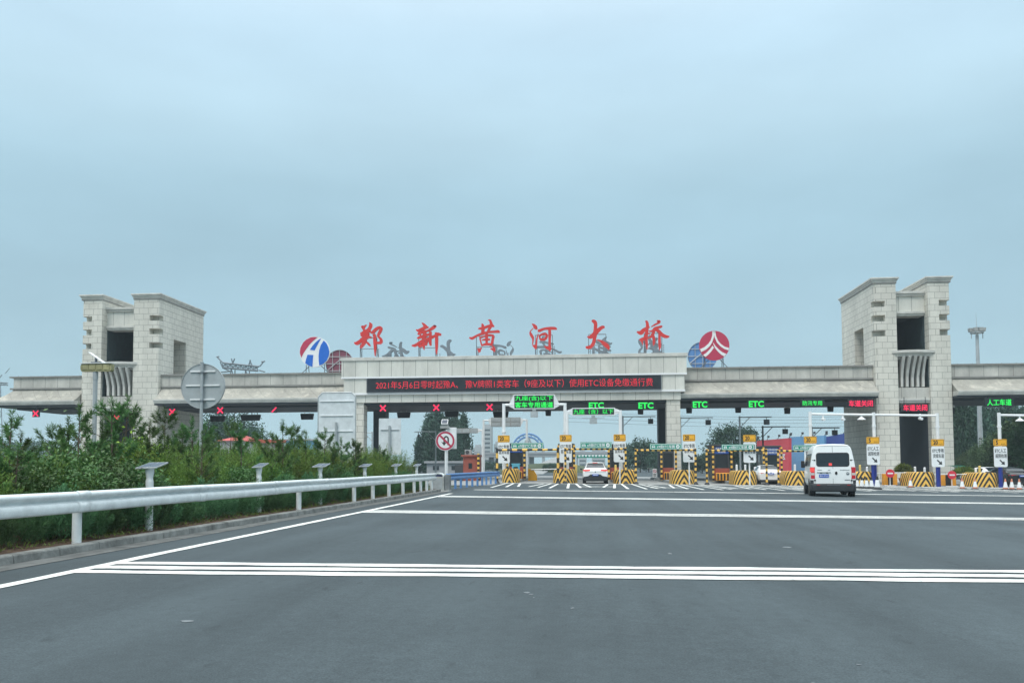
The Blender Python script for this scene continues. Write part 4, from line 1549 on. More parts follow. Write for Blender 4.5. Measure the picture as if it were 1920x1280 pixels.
# the backs of signals and floodlights hanging on the far side
FB = 85.4
def hang(px, py, w, h, label, name, cat, grp, Y=FB, twin=True):
    p = at(px, py, Y)
    x, z = float(p[0]), float(p[2])
    w, h = w / FPX * Y / 2, h / FPX * Y / 2
    r_ = thing(name, label, cat, (x, Y, z - h), grp)
    mb = MB()
    mb.prism([(x - w * .88, z - h), (x + w * .88, z - h), (x + w, z + h * .8), (x + w * .96, z + h), (x - w * .96, z + h), (x - w, z + h * .8)], 'y', Y - .1, Y + .12)
    mb.build('housing', 'screen', r_, bevel=.01)
    mb = MB()
    if twin:
        for s_ in (-.4, .4):
            mb.box(x + s_ * w - .02, x + s_ * w + .02, Y - .02, Y + .02, z + h, 6.95)
        mb.box(x - w, x + w, Y - .06, Y + .06, z + h, z + h + .04)
    else:
        mb.box(x - w * .95, x + w * .95, Y - .08, Y + .1, z + h + .001, 6.95)
    mb.build('bracket', 'galv' if twin else 'white', r_)
for px, py, w, lb in ((470, 783, 40, 'wide dark signal back hanging left of the half-lit slash'), (576, 781, 26, 'dark signal back hanging beside the tall sign back'), (408, 785, 30, 'dark signal back hanging behind the round sign'),
                   (757, 778, 26, 'dark signal back hanging between the two left crosses of the beam'), (847, 776, 27, 'dark signal back hanging above the no U-turn sign'), (939, 777, 30, 'dark signal back hanging behind the LED portal post')):
    hang(px, py, w, 11, lb, 'hanging_signal', 'lane signal', 'dark signal backs under the canopy')
for px, py, lb in ((1028, 774, 'dark floodlight under the green LED portal board'), (1201, 771, 'dark floodlight below the second green ETC signal'), (1292, 769, 'dark floodlight just right of the right pier'), (1384, 768, 'dark floodlight left of the fourth ETC signal'),
               (1476, 770, 'dark floodlight left of the green four-character signal'), (1557, 766, 'dark floodlight left of the red closed signal'), (1784, 770, 'dark floodlight at the outer side of the right tower')):
    hang(px, py, 11, 11, lb, 'floodlight', 'floodlight', 'dark floodlights under the canopy', twin=False)

# ================================================================== LED PORTALS
def portal(label, pxa, pxb, ytop, bx0, bx1, by0, by1, lines, Y, lit=True, cols=0, rows=1, base=(0, 0)):
    xa, xb = X_(pxa, Y), X_(pxb, Y)
    zt = Z_((pxa + pxb) / 2, ytop, Y)
    r_ = thing('led_portal', label, 'LED sign gantry', ((xa + xb) / 2, Y, gz(xa, Y)))
    for x in (xa, xb):
        mb = MB()
        g_ = gz(x, Y)
        mb.cyl((x, Y, g_ - .05), (x, Y, zt), .135, .125, n=14)
        zc = zt - (zt - g_) * .36
        mb.lathe([(.13, zc - .04), (.20, zc - .04), (.20, zc + .04), (.13, zc + .04)], (x, Y, 0), n=14)
        mb.lathe([(.001, g_ + .03), (.24, g_ + .03), (.24, g_ + .06), (.13, g_ + .06)], (x, Y, 0), n=14)
        mb.build('post', 'white', r_, angle=35)
    p, q = at(bx0, by1, Y), at(bx1, by0, Y)
    x0, x1, z0, z1 = float(p[0]), float(q[0]), float(p[2]), float(q[2])
    for xs, sg, xp in ((x0, -1, xa - .1), (x1, 1, xb + .1)):
        mb = MB()
        mb.cyl((xp, Y, zt - .1), (xs, Y, zt - .1), .10, n=12)
        mb.prism([(xs, z0 + .05), (xs, z1 - .05), (xs + sg * .32, (zt - .1) + .12), (xs + sg * .32, (zt - .1) - .12)], 'y', Y - .08, Y + .08)
        mb.build('arm', 'white', r_, angle=35)
    mb = MB()
    mb.rrect(x0, x1, z0, z1, .05, Y - .12, Y + .18)
    bo = mb.build('board', 'white' if lit else 'greyled', r_)
    if lit:
        e = .07
        mb = MB()
        mb.box(x0 + e, x1 - e, Y - .135, Y - .121, z0 + e, z1 - e)
        mb.build('screen', 'screen', bo)
        mb = MB()
        n = len(lines)
        for i, (t_, bd_) in enumerate(lines):
            hh = (z1 - z0 - 2 * e) / n
            za = z1 - e - hh * (i + 1)
            mb.text(t_, x0 + e + .06, x1 - e - .06, za + hh * .08, za + hh * .94, Y - .141, 0, bd_)
        mb.build('lettering', 'ledgreen', bo, fix=False)
        mb = MB()
        xm = (x0 + x1) / 2
        mb.box(xm - .14, xm + .14, Y - .1, Y + .1, z0 - .16, z0 - .001)
        mb.box(xm - .85, xm + .85, Y - .05, Y + .05, z0 - .20, z0 - .161)
        mb.box(xm - .28, xm + .28, Y - .10, Y + .25, z0 - .62, z0 - .201)
        mb.build('camera', 'galv', r_, bevel=.01)
    else:
        mb = MB()
        cw, chh = (x1 - x0) / cols, (z1 - z0) / rows
        for i in range(cols):
            for j in range(rows):
                mb.box(x0 + cw * i + .07, x0 + cw * (i + 1) - .07, Y - .16, Y - .121, z0 + chh * j + .06, z0 + chh * (j + 1) - .06)
                mb.box(x0 + cw * (i + .5) - .04, x0 + cw * (i + .5) + .04, Y - .20, Y - .161, z0 + chh * j + .2, z0 + chh * (j + 1) - .2)
        mb.build('cabinet', 'signback', bo)
    return r_
portal('tall white portal with a two-line green LED board over the first lane', 945, 1060, 756, 963, 1040, 739, 767, [('九座(含)以下', .015), ('客车专用通道', .03)], 65.2)
portal('white portal with a one-line green LED board over the second lane', 1063.5, 1164, 769, 1072, 1153, 764, 779, [('九座（含）以下', .012)], 64.9)
portal('white portal with an unlit two-row grey board facing away', 907, 988, 786, 921, 976, 782, 800, [], 96, False, 3, 2)
portal('white portal with an unlit single-row grey board beside the no U-turn sign', 838, 905, 805, 852, 896, 802.5, 812, [], 99, False, 3, 1)

# ================================================================== LANE SIGNS, ISLANDS, NOSES
def lane_sign(label, px, ytop, num, l1, l2, post, Y=64.3, pole_top=None):
    x = X_(px, Y)
    g_ = gz(x, Y)
    za, zb = Z_(px, ytop, Y), Z_(px, ytop + 13, Y)
    zc, zd = Z_(px, ytop + 13.6, Y), Z_(px, ytop + 52, Y)
    w = 11.3 / FPX * Y
    r_ = thing('lane_sign', label, 'lane sign', (x, Y, g_), 'yellow and white lane signs ahead of the booths')
    mb = MB()
    if post == 'blue':
        mb.cyl((x, Y, g_ - .02), (x, Y, zd + .1), .11, n=14)
        mb.build('post', 'navy', r_, angle=35)
    else:
        mb.cyl((x, Y, g_ - .02), (x, Y, zb), .055, n=10)
        mb.build('post', 'white', r_, angle=35)
    mb = MB()
    mb.rrect(x - w, x + w, zb, za, .08, Y - .20, Y - .15)
    sp_ = mb.build('speed_plate', 'yellow', r_)
    mb = MB()
    e = .035
    outer, inner = rr(x - w + e, x + w - e, zb + e, za - e, .06), rr(x - w + 1.6 * e, x + w - 1.6 * e, zb + 1.6 * e, za - 1.6 * e, .05)
    n = len(outer)
    mb.add([(u, Y - .204, v) for u, v in outer] + [(u, Y - .204, v) for u, v in inner], [(i, (i + 1) % n, n + (i + 1) % n, n + i) for i in range(n)])
    mb.text(num, x - w * .70, x + w * (.02 if len(num) > 1 else -.34), zb + .10, za - .09, Y - .204, 0, .035)
    mb.text('km/h', x + w * .14, x + w * .72, zb + .11, zb + .21, Y - .204, 0, .0)
    mb.build('lettering', 'black', sp_, fix=False)
    mb = MB()
    mb.rrect(x - w, x + w, zd, zc, .12, Y - .21, Y - .15)
    pl = mb.build('lane_plate', 'white', r_)
    mb = MB()
    h = zc - zd
    mb.text(l1, x - w * .84, x + w * .84, zc - h * .31, zc - h * .11, Y - .214, 0, .02)
    mb.text(l2, x - w * .80, x + w * .88, zc - h * .56, zc - h * .36, Y - .214, 0, .012)
    cx, cz, k = x + w * .22, zd + h * .22, h * .115
    def rot(pts):
        c, s_ = math.cos(R(-45)), math.sin(R(-45))
        return [(cx + (u * c - v * s_) * k, Y - .214, cz + (u * s_ + v * c) * k) for u, v in pts]
    mb.add(rot([(-1.5, .28), (-1.5, -.28), (.3, -.28), (.3, .28)]), [(0, 1, 2, 3)])
    mb.add(rot([(.1, .95), (.1, -.95), (1.4, 0)]), [(0, 1, 2)])
    mb.build('lettering', 'black', pl, fix=False)
    return r_
LS = [(945, 816, '20', 'ETC专用', '客货车道', 'white', 'speed 20 lane sign on the first tall white portal post'),
      (1061, 815, '20', 'ETC专用', '客货车道', 'white', 'speed 20 lane sign left of the white coupe SUV'),
      (1162, 814, '20', 'ETC专用', '客货车道', 'white', 'speed 20 lane sign right of the white coupe SUV'),
      (1292, 814, '20', 'ETC专用', '客货车道', 'white', 'speed 20 lane sign right of the right front pier'),
      (1405, 815, '20', 'ETC专用', '客货车道', 'white', 'speed 20 lane sign in front of the broad tree'),
      (1519, 818, '20', 'ETC专用', '客货车道', 'white', 'speed 20 lane sign mostly hidden behind the white van'),
      (1636, 819, '5', 'ETC人工', '超限检测', 'blue', 'speed 5 lane sign on a blue post just right of the white van'),
      (1757, 823, '20', 'ETC专用', '货绿车道', 'blue', 'speed 20 lane sign on a blue post in front of the right tower'),
      (1874, 823, '5', 'ETC人工', '超限检测', 'blue', 'speed 5 lane sign on a blue post at the far right')]
for px, yt, num, a, b, post, lb in LS:
    lane_sign(lb, px, yt, num, a, b, post)

def nose(x, Y, label, w=.86, h=1.06):
    g_ = gz(x, Y)
    r_ = thing('island_nose', label, 'crash cushion', (x, Y, g_), 'chevron-painted noses of the toll islands')
    def foot(s_, back):
        o = [(x + s_ * w, Y + back)]
        for i in range(13):
            t_ = math.pi * i / 12
            o.append((x + s_ * w * math.cos(t_), Y + s_ * .75 - s_ * .75 * math.sin(t_)))
        o.append((x - s_ * w, Y + back))
        return o
    mb = MB()
    rings = [[(u, v, g_ + z) for u, v in foot(s_, 2.6)] for s_, z in ((1.0, -.02), (1.0, h * .55), (.97, h * .80), (.88, h * .95), (.66, h))]
    mb.loft(rings)
    mb.build('shell', 'chev', r_, angle=40)
    mb = MB()
    mb.box(x - w * .95, x + w * .95, Y + 2.6, Y + 22, g_ - .05, g_ + .22)
    mb.build('island_slab', 'concrete', r_, bevel=.03)
    return r_
nl = ['chevron nose left of the white coupe SUV', 'chevron nose right of the white coupe SUV', 'chevron nose right of the right front pier', 'chevron nose with a white lane sign post in front of the blue-signed booth',
      'chevron nose partly hidden left of the white van', 'chevron nose behind the row of traffic cones', 'chevron nose in front of the right tower passage', 'chevron nose at the far right beside the black sedan']
for x, lb in zip(NX, nl):
    nose(x, NOSE_Y, lb)
nose(X_(955, NOSE_Y - .5, 900), NOSE_Y - .5, 'chevron nose at the end of the blue guardrail', .62)

# striped height-limit frames
def hframe(label, pxa, pxb, py, Y, mz='stripz', mx='stripx', rad=.075):
    xa, xb = X_(pxa, Y), X_(pxb, Y)
    ga, gb = gz(xa, Y), gz(xb, Y)
    zt = Z_((pxa + pxb) / 2, py, Y)
    r_ = thing('height_frame', label, 'height limit frame', ((xa + xb) / 2, Y, (ga + gb) / 2), 'striped height limit frames at the lane mouths')
    for x, g_ in ((xa, ga), (xb, gb)):
        mb = MB()
        mb.cyl((x, Y, g_ + .02), (x, Y, zt + .12), rad, n=14)
        po = mb.build('post', mz, r_, angle=35, fix=True)
        mb = MB()
        mb.lathe([(.001, g_ - .01), (.20, g_ - .01), (.19, g_ + .05), (rad + .03, g_ + .16), (rad + .005, g_ + .18)], (x, Y, 0), n=14)
        mb.build('base', 'black', po)
    mb = MB()
    mb.cyl((xa + rad, Y, zt), (xb - rad, Y, zt), rad * .95, n=14)
    mb.build('crossbar', mx, r_, angle=35)
hframe('wide-banded black and yellow height frame at the first lane', 932, 1046, 843, 62.2, 'stripz2', 'stripx2', .085)
hframe('height frame around the white coupe SUV', 1060, 1173, 841.5, 63.3)
hframe('height frame at the lane just left of the right pier', 1192, 1304, 843.5, 63.6)
hframe('height frame in front of the blue-signed booth', 1325, 1437, 844, 64.0)
hframe('height frame partly hidden by the white van', 1459, 1572, 845, 64.2)
# green lane boards standing on the crossbars
def gboard(label, px0, px1, py0, py1, Y):
    p, q = at(px0, py1, Y), at(px1, py0, Y)
    x0, x1, z0, z1 = float(p[0]), float(q[0]), float(p[2]), float(q[2])
    r_ = thing('lane_board', label, 'lane board', ((x0 + x1) / 2, Y, z0), 'green lane boards on the height frames')
    mb = MB()
    mb.rrect(x0, x1, z0, z1, .05, Y - .04, Y + .02)
    mb.build('panel', 'ygreen', r_)
    mb = MB()
    e = .035
    outer, inner = rr(x0 + e, x1 - e, z0 + e, z1 - e, .04), rr(x0 + 1.9 * e, x1 - 1.9 * e, z0 + 1.9 * e, z1 - 1.9 * e, .03)
    n = len(outer)
    mb.add([(u, Y - .044, v) for u, v in outer] + [(u, Y - .044, v) for u, v in inner], [(i, (i + 1) % n, n + (i + 1) % n, n + i) for i in range(n)])
    h = z1 - z0
    zm = (z0 + z1) / 2
    w = x1 - x0
    cx = x0 + w * .115                   # little car front
    mb.add([(cx + u * h * .27, Y - .044, zm + v * h * .27) for u, v in ((-1, -.75), (-.55, -.75), (-.55, -.5), (.55, -.5), (.55, -.75), (1, -.75), (1, .1), (.65, .8), (-.65, .8), (-1, .1))], [tuple(range(10))])
    mb.text('≤9座ETC车辆', x0 + w * .22, x0 + w * .78, z0 + h * .24, z1 - h * .24, Y - .044, 0, .02)
    cx = x0 + w * .875
    mb.add([(cx + h * .31 * math.cos(k * .3491), Y - .044, zm + h * .31 * math.sin(k * .3491)) for k in range(18)], [tuple(range(18))])
    mb.build('lettering', 'emwhite', r_, fix=False)
    mb = MB()
    mb.text('20', cx - h * .17, cx + h * .17, zm - h * .14, zm + h * .14, Y - .048, 0, .02)
    c2 = x0 + w * .115
    mb.add([(c2 + u * h * .27, Y - .048, zm + v * h * .27) for u, v in ((-.7, .12), (.7, .12), (.5, .6), (-.5, .6))], [(0, 1, 2, 3)])
    mb.build('dark_marks', 'ygreen', r_, fix=False)
gboard('green lane board in front of the distant blue arch', 958.5, 1019, 829.5, 841.5, 63.1)
gboard('green lane board above the white coupe SUV', 1088, 1147, 828, 840.2, 63.2)
gboard('green lane board beside the right front pier', 1218.5, 1278, 831, 842.6, 63.5)
gboard('green lane board in front of the broad tree', 1353, 1414, 832.5, 843.5, 63.9)
gboard('green lane board partly hidden by the white van', 1487, 1547, 833.5, 844.5, 64.1)

# booths
def booth(label, x, Y, w=1.7, sign=None, sign_label=None, h=2.75):
    g_ = gz(x, Y) + .22
    r_ = thing('toll_booth', label, 'toll booth', (x, Y, g_), 'toll booths on the islands')
    mb = MB()
    mb.box(x - w / 2, x + w / 2, Y, Y + 3.2, g_, g_ + 1.0)
    mb.box(x - w / 2, x + w / 2, Y, Y + 3.2, g_ + 2.2, g_ + h)
    for xx in (x - w / 2, x + w / 2 - .1):
        for yy in (Y, Y + 1.55, Y + 3.1):
            mb.box(xx, xx + .1, yy, yy + .1, g_ + 1.0, g_ + 2.2)
    mb.build('body', 'boothdark', r_)
    mb = MB()
    mb.box(x - w / 2 - .01, x + w / 2 + .01, Y - .012, Y + .5, g_ + .02, g_ + .98)
    mb.build('skirt', 'boothred', r_)
    mb = MB()
    mb.box(x - w / 2 + .04, x + w / 2 - .04, Y + .04, Y + 3.16, g_ + 1.0, g_ + 2.2)
    mb.build('window', 'glass', r_)
    mb = MB()
    mb.box(x - w / 2 - .15, x + w / 2 + .15, Y - .2, Y + 3.4, g_ + h + .001, g_ + h + .14)
    mb.build('roof', 'boothdark', r_, bevel=.02)
    for xx in (x - w / 2 - .12, x + w / 2 + .12):
        mb = MB()
        mb.cyl((xx, Y - .35, g_ - .02), (xx, Y - .35, g_ + h), .085, n=10)
        mb.build('guard_post', 'stripz', r_, angle=35)
    mb = MB()
    mb.box(x - w * .42, x + w * .42, Y - .55, Y - .05, g_, g_ + .62)
    bb = mb.build('bumper_block', 'barrier', r_, bevel=.05)
    mb = MB()
    for k in range(4):
        xx = x - w * .42 + w * .84 * (k + .5) / 4
        mb.box(xx - .07, xx + .07, Y - .57, Y - .551, g_ + .05, g_ + .57)
    mb.build('slots', 'black', bb)
    if sign:
        mb = MB()
        z0, z1 = g_ + h - .62, g_ + h - .02
        mb.rrect(x - w * .46, x + w * .46, z0, z1, .04, Y - .10, Y - .03)
        sg = mb.build('sign_panel', 'sblue', r_)
        mb = MB()
        mb.text(sign[0], x - w * .40, x + w * .40, z0 + .34, z0 + .52, Y - .105, 0, .01)
        mb.text(sign[1], x - w * (.25 if len(sign[1]) < 4 else .4), x + w * (.25 if len(sign[1]) < 4 else .4), z0 + .09, z0 + .27, Y - .105, 0, .01)
        mb.build('lettering', 'emwhite', sg, fix=False)
nm2 = ('郑新黄河大桥', '收费站')
booth('booth with a blue sign under the first height frame', X_(968, 69.5), 69.5, 1.15, nm2)
booth('narrow dark booth left of the white coupe SUV', X_(1062, 70), 70, 1.05)
booth('narrow dark booth right of the white coupe SUV', X_(1156, 70), 70, 1.05)
booth('booth beside the right front pier', X_(1253, 72), 72, .95)
booth('booth with a blue sign right of the right pier', X_(1353, 69.5), 69.5, 1.2, nm2)
booth('booth with a blue sign behind the white sedan', X_(1447, 72.5), 72.5, 1.2, ('超限超载', '自动检测'))
booth('booth behind the white van', X_(1545, 72), 72, 1.1)
# red-brown booth on the exit side with an air conditioner
x, Y = X_(882, 72), 72
g_ = gz(x, Y)
r_ = thing('exit_booth', 'red-brown booth with a small window and an air conditioner on its roof', 'booth', (x, Y, g_))
mb = MB()
mb.box(x - .62, x + .62, Y, Y + 2.6, g_, g_ + 2.05)
mb.build('body', 'boothred', r_)
mb = MB()
mb.box(x - .78, x + .66, Y - .15, Y + 2.8, g_ + 2.052, g_ + 2.2)
mb.build('roof', 'boothred', r_, bevel=.02)
mb = MB()
mb.box(x - .16, x + .14, Y - .03, Y - .002, g_ + 1.05, g_ + 1.5)
mb.build('window', 'glass', r_)
mb = MB()
mb.box(x - 1.35, x - .63, Y + .1, Y + 1.6, g_, g_ + 1.35)
mb.build('cabinet', 'boothdark', r_)
mb = MB()
mb.box(x - .5, x + .05, Y + .1, Y + .5, g_ + 2.201, g_ + 2.65)
ac = mb.build('air_conditioner', 'greyled', r_, bevel=.02)
mb = MB()
mb.cyl((x - .28, Y + .098, g_ + 2.43), (x - .28, Y + .07, g_ + 2.43), .16, n=18)
mb.build('fan', 'boothdark', ac)
mb = MB()
mb.cyl((x + .72, Y - .3, g_), (x + .72, Y - .3, g_ + 2.3), .1, n=10)
mb.build('guard_post', 'stripz', r_, angle=35)

# bollards
BL = [(1080, 66, 'yellow', 1.35, 'ivory bollard tube left of the white coupe SUV'), (1154, 66, 'yellow', 1.35, 'ivory bollard tube right of the white coupe SUV'), (1163, 68, 'white', 1.6, 'white bollard tube below the third lane sign'),
      (1381, 68, 'white', 1.45, 'white bollard tube left of the fifth lane sign'), (1397, 69, 'white', 1.45, 'white bollard tube behind the fifth lane sign'), (1490, 68, 'white', 1.5, 'white bollard tube left of the white van'),
      (1612, 68, 'yellow', 1.5, 'yellow bollard tube right of the white van'), (1625, 69, 'white', 1.35, 'white bollard tube left of the first blue sign post'), (1715, 68, 'white', 1.4, 'white bollard tube in the right tower passage'),
      (1733, 68, 'white', 1.35, 'white bollard tube right of the potted palm'), (1829, 67, 'white', 1.35, 'white bollard tube left of the last nose'), (1836, 68, 'yellow', 1.5, 'yellow bollard tube left of the last nose')]
for px, Y, m_, h, lb in BL:
    x = X_(px, Y)
    g_ = gz(x, Y)
    mb = MB()
    mb.cyl((x, Y, g_), (x, Y, g_ + h), .085, n=12)
    mb.lathe([(.085, h), (.08, h + .03), (.05, h + .055), (.001, h + .06)], (x, Y, g_), n=12)
    mb.lathe([(.001, 0), (.16, 0), (.16, .03), (.09, .04)], (x, Y, g_), n=12)
    tag(mb.build('bollard', 'white' if m_ == 'white' else 'yellowtube', angle=35), lb, 'bollard', 'bollard tubes at the islands')

# ================================================================== PIPE GANTRIES, LAMP ARMS
def lamp(mb, x, Y, z):
    mb.lathe([(.001, .0), (.05, 0), (.05, -.18), (.16, -.26), (.30, -.36), (.30, -.40), (.001, -.42)], (x, Y, z), n=14)
def camera_unit(mb, x, Y, z):
    mb.box(x - .05, x + .05, Y - .05, Y + .05, z - .28, z)
    mb.cyl((x, Y - .35, z - .38), (x, Y + .15, z - .33), .10, n=10)
def pipe_gantry(label, pxs, py, Y, lamps, cams, ext=0):
    zs = [Z_(p, py + (p - pxs[0]) * .012, Y) for p in pxs]
    xs = [X_(p, Y, 780) for p in pxs]
    r_ = thing('pipe_gantry', label, 'camera gantry', (xs[0], Y, gz(xs[0], Y)))
    for x, z in zip(xs, zs):
        mb = MB()
        mb.cyl((x, Y, gz(x, Y) + 2.6), (x, Y, z + .18), .115, n=14)
        mb.lathe([(.115, z - .9), (.15, z - .9), (.15, z - .75), (.115, z - .75)], (x, Y, 0), n=14)
        mb.build('post', 'white', r_, angle=35)
        mb = MB()
        mb.cyl((x, Y, gz(x, Y)), (x, Y, gz(x, Y) + 2.6), .116, n=14)
        mb.build('post_foot', 'navy' if x > 17 else 'white', r_, angle=35)
    pts = [(x, Y, z) for x, z in zip(xs, zs)]
    if ext:
        pts.append((xs[-1] + ext, Y, zs[-1] - .02 * ext))
    mb = MB()
    mb.tube(pts, .085, n=12)
    mb.build('crossbar', 'white', r_, angle=35)
    for p in lamps:
        mb = MB()
        lamp(mb, X_(p, Y, 780), Y, zs[0] - .05)
        mb.build('lamp', 'white', r_, angle=40)
    for p in cams:
        mb = MB()
        camera_unit(mb, X_(p, Y, 780), Y, zs[0] - .05)
        mb.build('camera', 'white', r_, angle=40)
pipe_gantry('white pipe gantry with three posts and hanging lamps across the right tower', [1519, 1638, 1757], 776, 64.6, [1615], [1543, 1580, 1725])
pipe_gantry('white pipe gantry starting at the far right speed 5 sign', [1873], 778, 64.6, [1912], [], ext=9)
def larm(label, px, px_end, py, py_base, Y, m, grp, r=.075, box=True, left=False):
    x, xe_ = X_(px, Y, 800), X_(px_end, Y, 800)
    z = Z_(px, py, Y)
    g_ = gz(x, Y)
    r_ = thing('detector_pole', label, 'detector pole', (x, Y, g_), grp)
    mb = MB()
    mb.cyl((x, Y, g_), (x, Y, z + .1), r, r * .8, n=10)
    mb.build('pole', m, r_, angle=35)
    d = 1 if xe_ > x else -1
    mb = MB()
    mb.cyl((x, Y, z), (xe_, Y, z), r * .55, n=8)
    mb.cyl((x, Y, z - .95), (x + d * .95, Y, z), r * .4, n=6)
    mb.build('arm', m, r_, angle=35)
    mb = MB()
    xb = xe_ - d * .45
    if box:
        mb.box(xb - .02, xb + .02, Y - .03, Y + .03, z - .22, z)
        mb.box(xb - .24, xb + .24, Y - .12, Y + .14, z - .70, z - .22)
    else:
        mb.cyl((xb, Y, z), (xb, Y, z - .3), .03, n=6)
        mb.lathe([(.001, -.25), (.08, -.28), (.14, -.45), (.10, -.6), (.001, -.62)], (xb, Y, z), n=12)
    mb.build('detector', 'boothdark', r_)
GL = 'detector poles over the lanes'
larm('slim grey detector pole between the third lane sign and the right pier', 1168, 1229, 781, 0, 82, 'galv', GL)
larm('slim grey detector pole just right of the right pier', 1276, 1337, 783, 0, 82, 'galv', GL)
larm('slim grey detector pole in front of the broad tree', 1387, 1447, 782, 0, 80, 'galv', GL, .10)
larm('black detector pole in front of the red hoarding', 1430, 1481, 800, 0, 84, 'boothdark', GL, .10)
larm('black detector pole behind the white van', 1522, 1574, 802, 0, 84, 'boothdark', GL, .10)
larm('grey detector pole arm reaching left beside the no U-turn sign', 817, 777, 809, 0, 90, 'galv', GL, .09, False)
larm('grey detector pole beside the square sign back', 698, 680, 811, 0, 96, 'galv', GL, .09, False)
# tall mast
Y = 100
x = X_(1836, Y, 760)
g_ = gz(x, Y)
zt = Z_(1832, 628, Y)
r_ = thing('light_mast', 'tall grey lighting mast with a ring of lamps beyond the right tower', 'light mast', (x, Y, g_))
mb = MB()
x2 = X_(1832, Y, 630)
mb.cyl((x, Y, g_), (x2, Y, zt), .30, .17, n=16)
mb.build('pole', 'galv', r_, angle=35)
mb = MB()
mb.lathe([(.55, -.05), (.72, -.05), (.72, .06), (.55, .06)], (x2, Y, zt + .25), n=18)
mb.cyl((x2, Y, zt), (x2, Y, zt + .9), .12, n=10)
mb.cyl((x2, Y, zt + .9), (x2 - .05, Y, zt + 2.6), .03, .012, n=6)
for k in range(4):
    mb.bar((x2, Y, zt + .25), (x2 + .62 * math.cos(k * 1.571), Y + .62 * math.sin(k * 1.571), zt + .25), .06)
mb.build('ring', 'galv', r_)
for k in range(8):
    mb = MB()
    a = k * math.pi / 4 + .2
    cx, cy = x2 + .68 * math.cos(a), Y + .68 * math.sin(a)
    mb.prism([(cx - .17, zt + .38), (cx + .17, zt + .38), (cx + .24, zt + .78), (cx - .24, zt + .78)], 'y', cy - .12, cy + .12)
    mb.build('lamp', 'greyled', r_)
for sx in (-.62, .62):
    mb = MB()
    mb.cyl((x2 + sx, Y, zt + .2), (x2 + sx, Y, zt - .4), .05, n=6)
    mb.build('hanger', 'galv', r_)

# ================================================================== CONES, BARRIERS, NO-ENTRY SIGNS, POTS
def cone_proto():
    r_ = thing('traffic_cone', 'x', 'traffic cone')
    mb = MB()
    mb.lathe([(.155, .05), (.140, .14)], (0, 0, 0), n=16)
    mb.lathe([(.068, .50), (.045, .64), (.04, .70), (.001, .71)], (0, 0, 0), n=16)
    mb.build('body', 'coneorange', r_, angle=50)
    mb = MB()
    mb.lathe([(.140, .14), (.068, .50)], (0, 0, 0), n=16)
    mb.build('band', 'white', r_, angle=50)
    mb = MB()
    mb.box(-.21, .21, -.21, .21, 0, .055)
    mb.build('base', 'black', r_, bevel=.02)
    return r_
def cone_proto_w():
    r_ = thing('traffic_cone', 'x', 'traffic cone')
    mb = MB()
    mb.lathe([(.15, .12), (.085, .52)], (0, 0, 0), n=16)
    mb.build('body', 'white', r_, angle=50)
    mb = MB()
    mb.lathe([(.20, .05), (.15, .12)], (0, 0, 0), n=16)
    mb.lathe([(.084, .52), (.05, .72), (.001, .73)], (0, 0, 0), n=16)
    mb.build('band', 'black', r_, angle=50)
    mb = MB()
    mb.box(-.24, .24, -.24, .24, 0, .055)
    mb.build('base', 'black', r_, bevel=.02)
    return r_
cw = cone_proto_w()
CW = [(1607, 57.5, 'leftmost white cone of the row, right beside the white van'), (1616, 57.5, 'second white cone from the white van'), (1625, 57, 'third white cone from the white van'), (1634, 57, 'white cone just left of the blue sign post foot'), (1645, 55.5, 'nearest white cone on a wide black base, right of the blue sign post')]
for i, (px, Y, lb) in enumerate(CW):
    o = cw if i == 0 else copy_tree(cw)
    tag(o, lb, 'traffic cone', 'white and black cones beside the van')
    x = X_(px, Y, 910)
    o.location = (x, Y, gz(x, Y) + .014)
    o.rotation_euler = (0, 0, i * .7)
    if i == 4:
        o.scale = (1.15, 1.15, 1.1)
co = cone_proto()
CO = [(1707, 60, 'single cone left of the nose in the right tower passage'), (1804, 58, 'cone right of the second no-entry sign'), (1828, 58, 'cone left of the last chevron nose'),
      (1885, 57.5, 'cone just right of the far right blue sign post'), (1897, 57.5, 'cone in front of the black sedan'), (1911, 57, 'rightmost cone in front of the black sedan')]
for i, (px, Y, lb) in enumerate(CO):
    o = co if i == 0 else copy_tree(co)
    tag(o, lb, 'traffic cone', 'orange and white cones on the right')
    x = X_(px, Y, 905)
    o.location = (x, Y, gz(x, Y) + .014)
    o.rotation_euler = (0, 0, i * .5)
def noentry(px, py, Y, label):
    p = at(px, py, Y)
    x, z = float(p[0]), float(p[2])
    g_ = gz(x, Y)
    r_ = thing('no_entry_sign', label, 'no-entry sign', (x, Y, g_), 'red no-entry signs on closed lanes')
    mb = MB()
    mb.disc((x, z), .31, Y - .02, Y + .02, 32)
    d = mb.build('disc', 'crimsonbright', r_, angle=30)
    mb = MB()
    mb.rrect(x - .20, x + .20, z - .055, z + .055, .05, Y - .028, Y - .021)
    mb.build('bar', 'emwhite', d)
    mb = MB()
    mb.cyl((x, Y + .06, g_), (x, Y + .06, z + .1), .03, n=8)
    mb.cyl((x - 1.9, Y + .1, z + .03), (x + 1.9, Y + .1, z + .05), .028, n=8)
    mb.cyl((x - .3, Y - .3, g_ + .02), (x + .3, Y + .4, g_ + .02), .03, n=6)
    mb.cyl((x - .3, Y + .4, g_ + .02), (x + .3, Y - .3, g_ + .02), .03, n=6)
    mb.build('stand', 'white', r_)
noentry(1669, 887, 66, 'red no-entry sign left of the potted palm')
noentry(1785, 890, 66, 'red no-entry sign right of the second blue sign post')
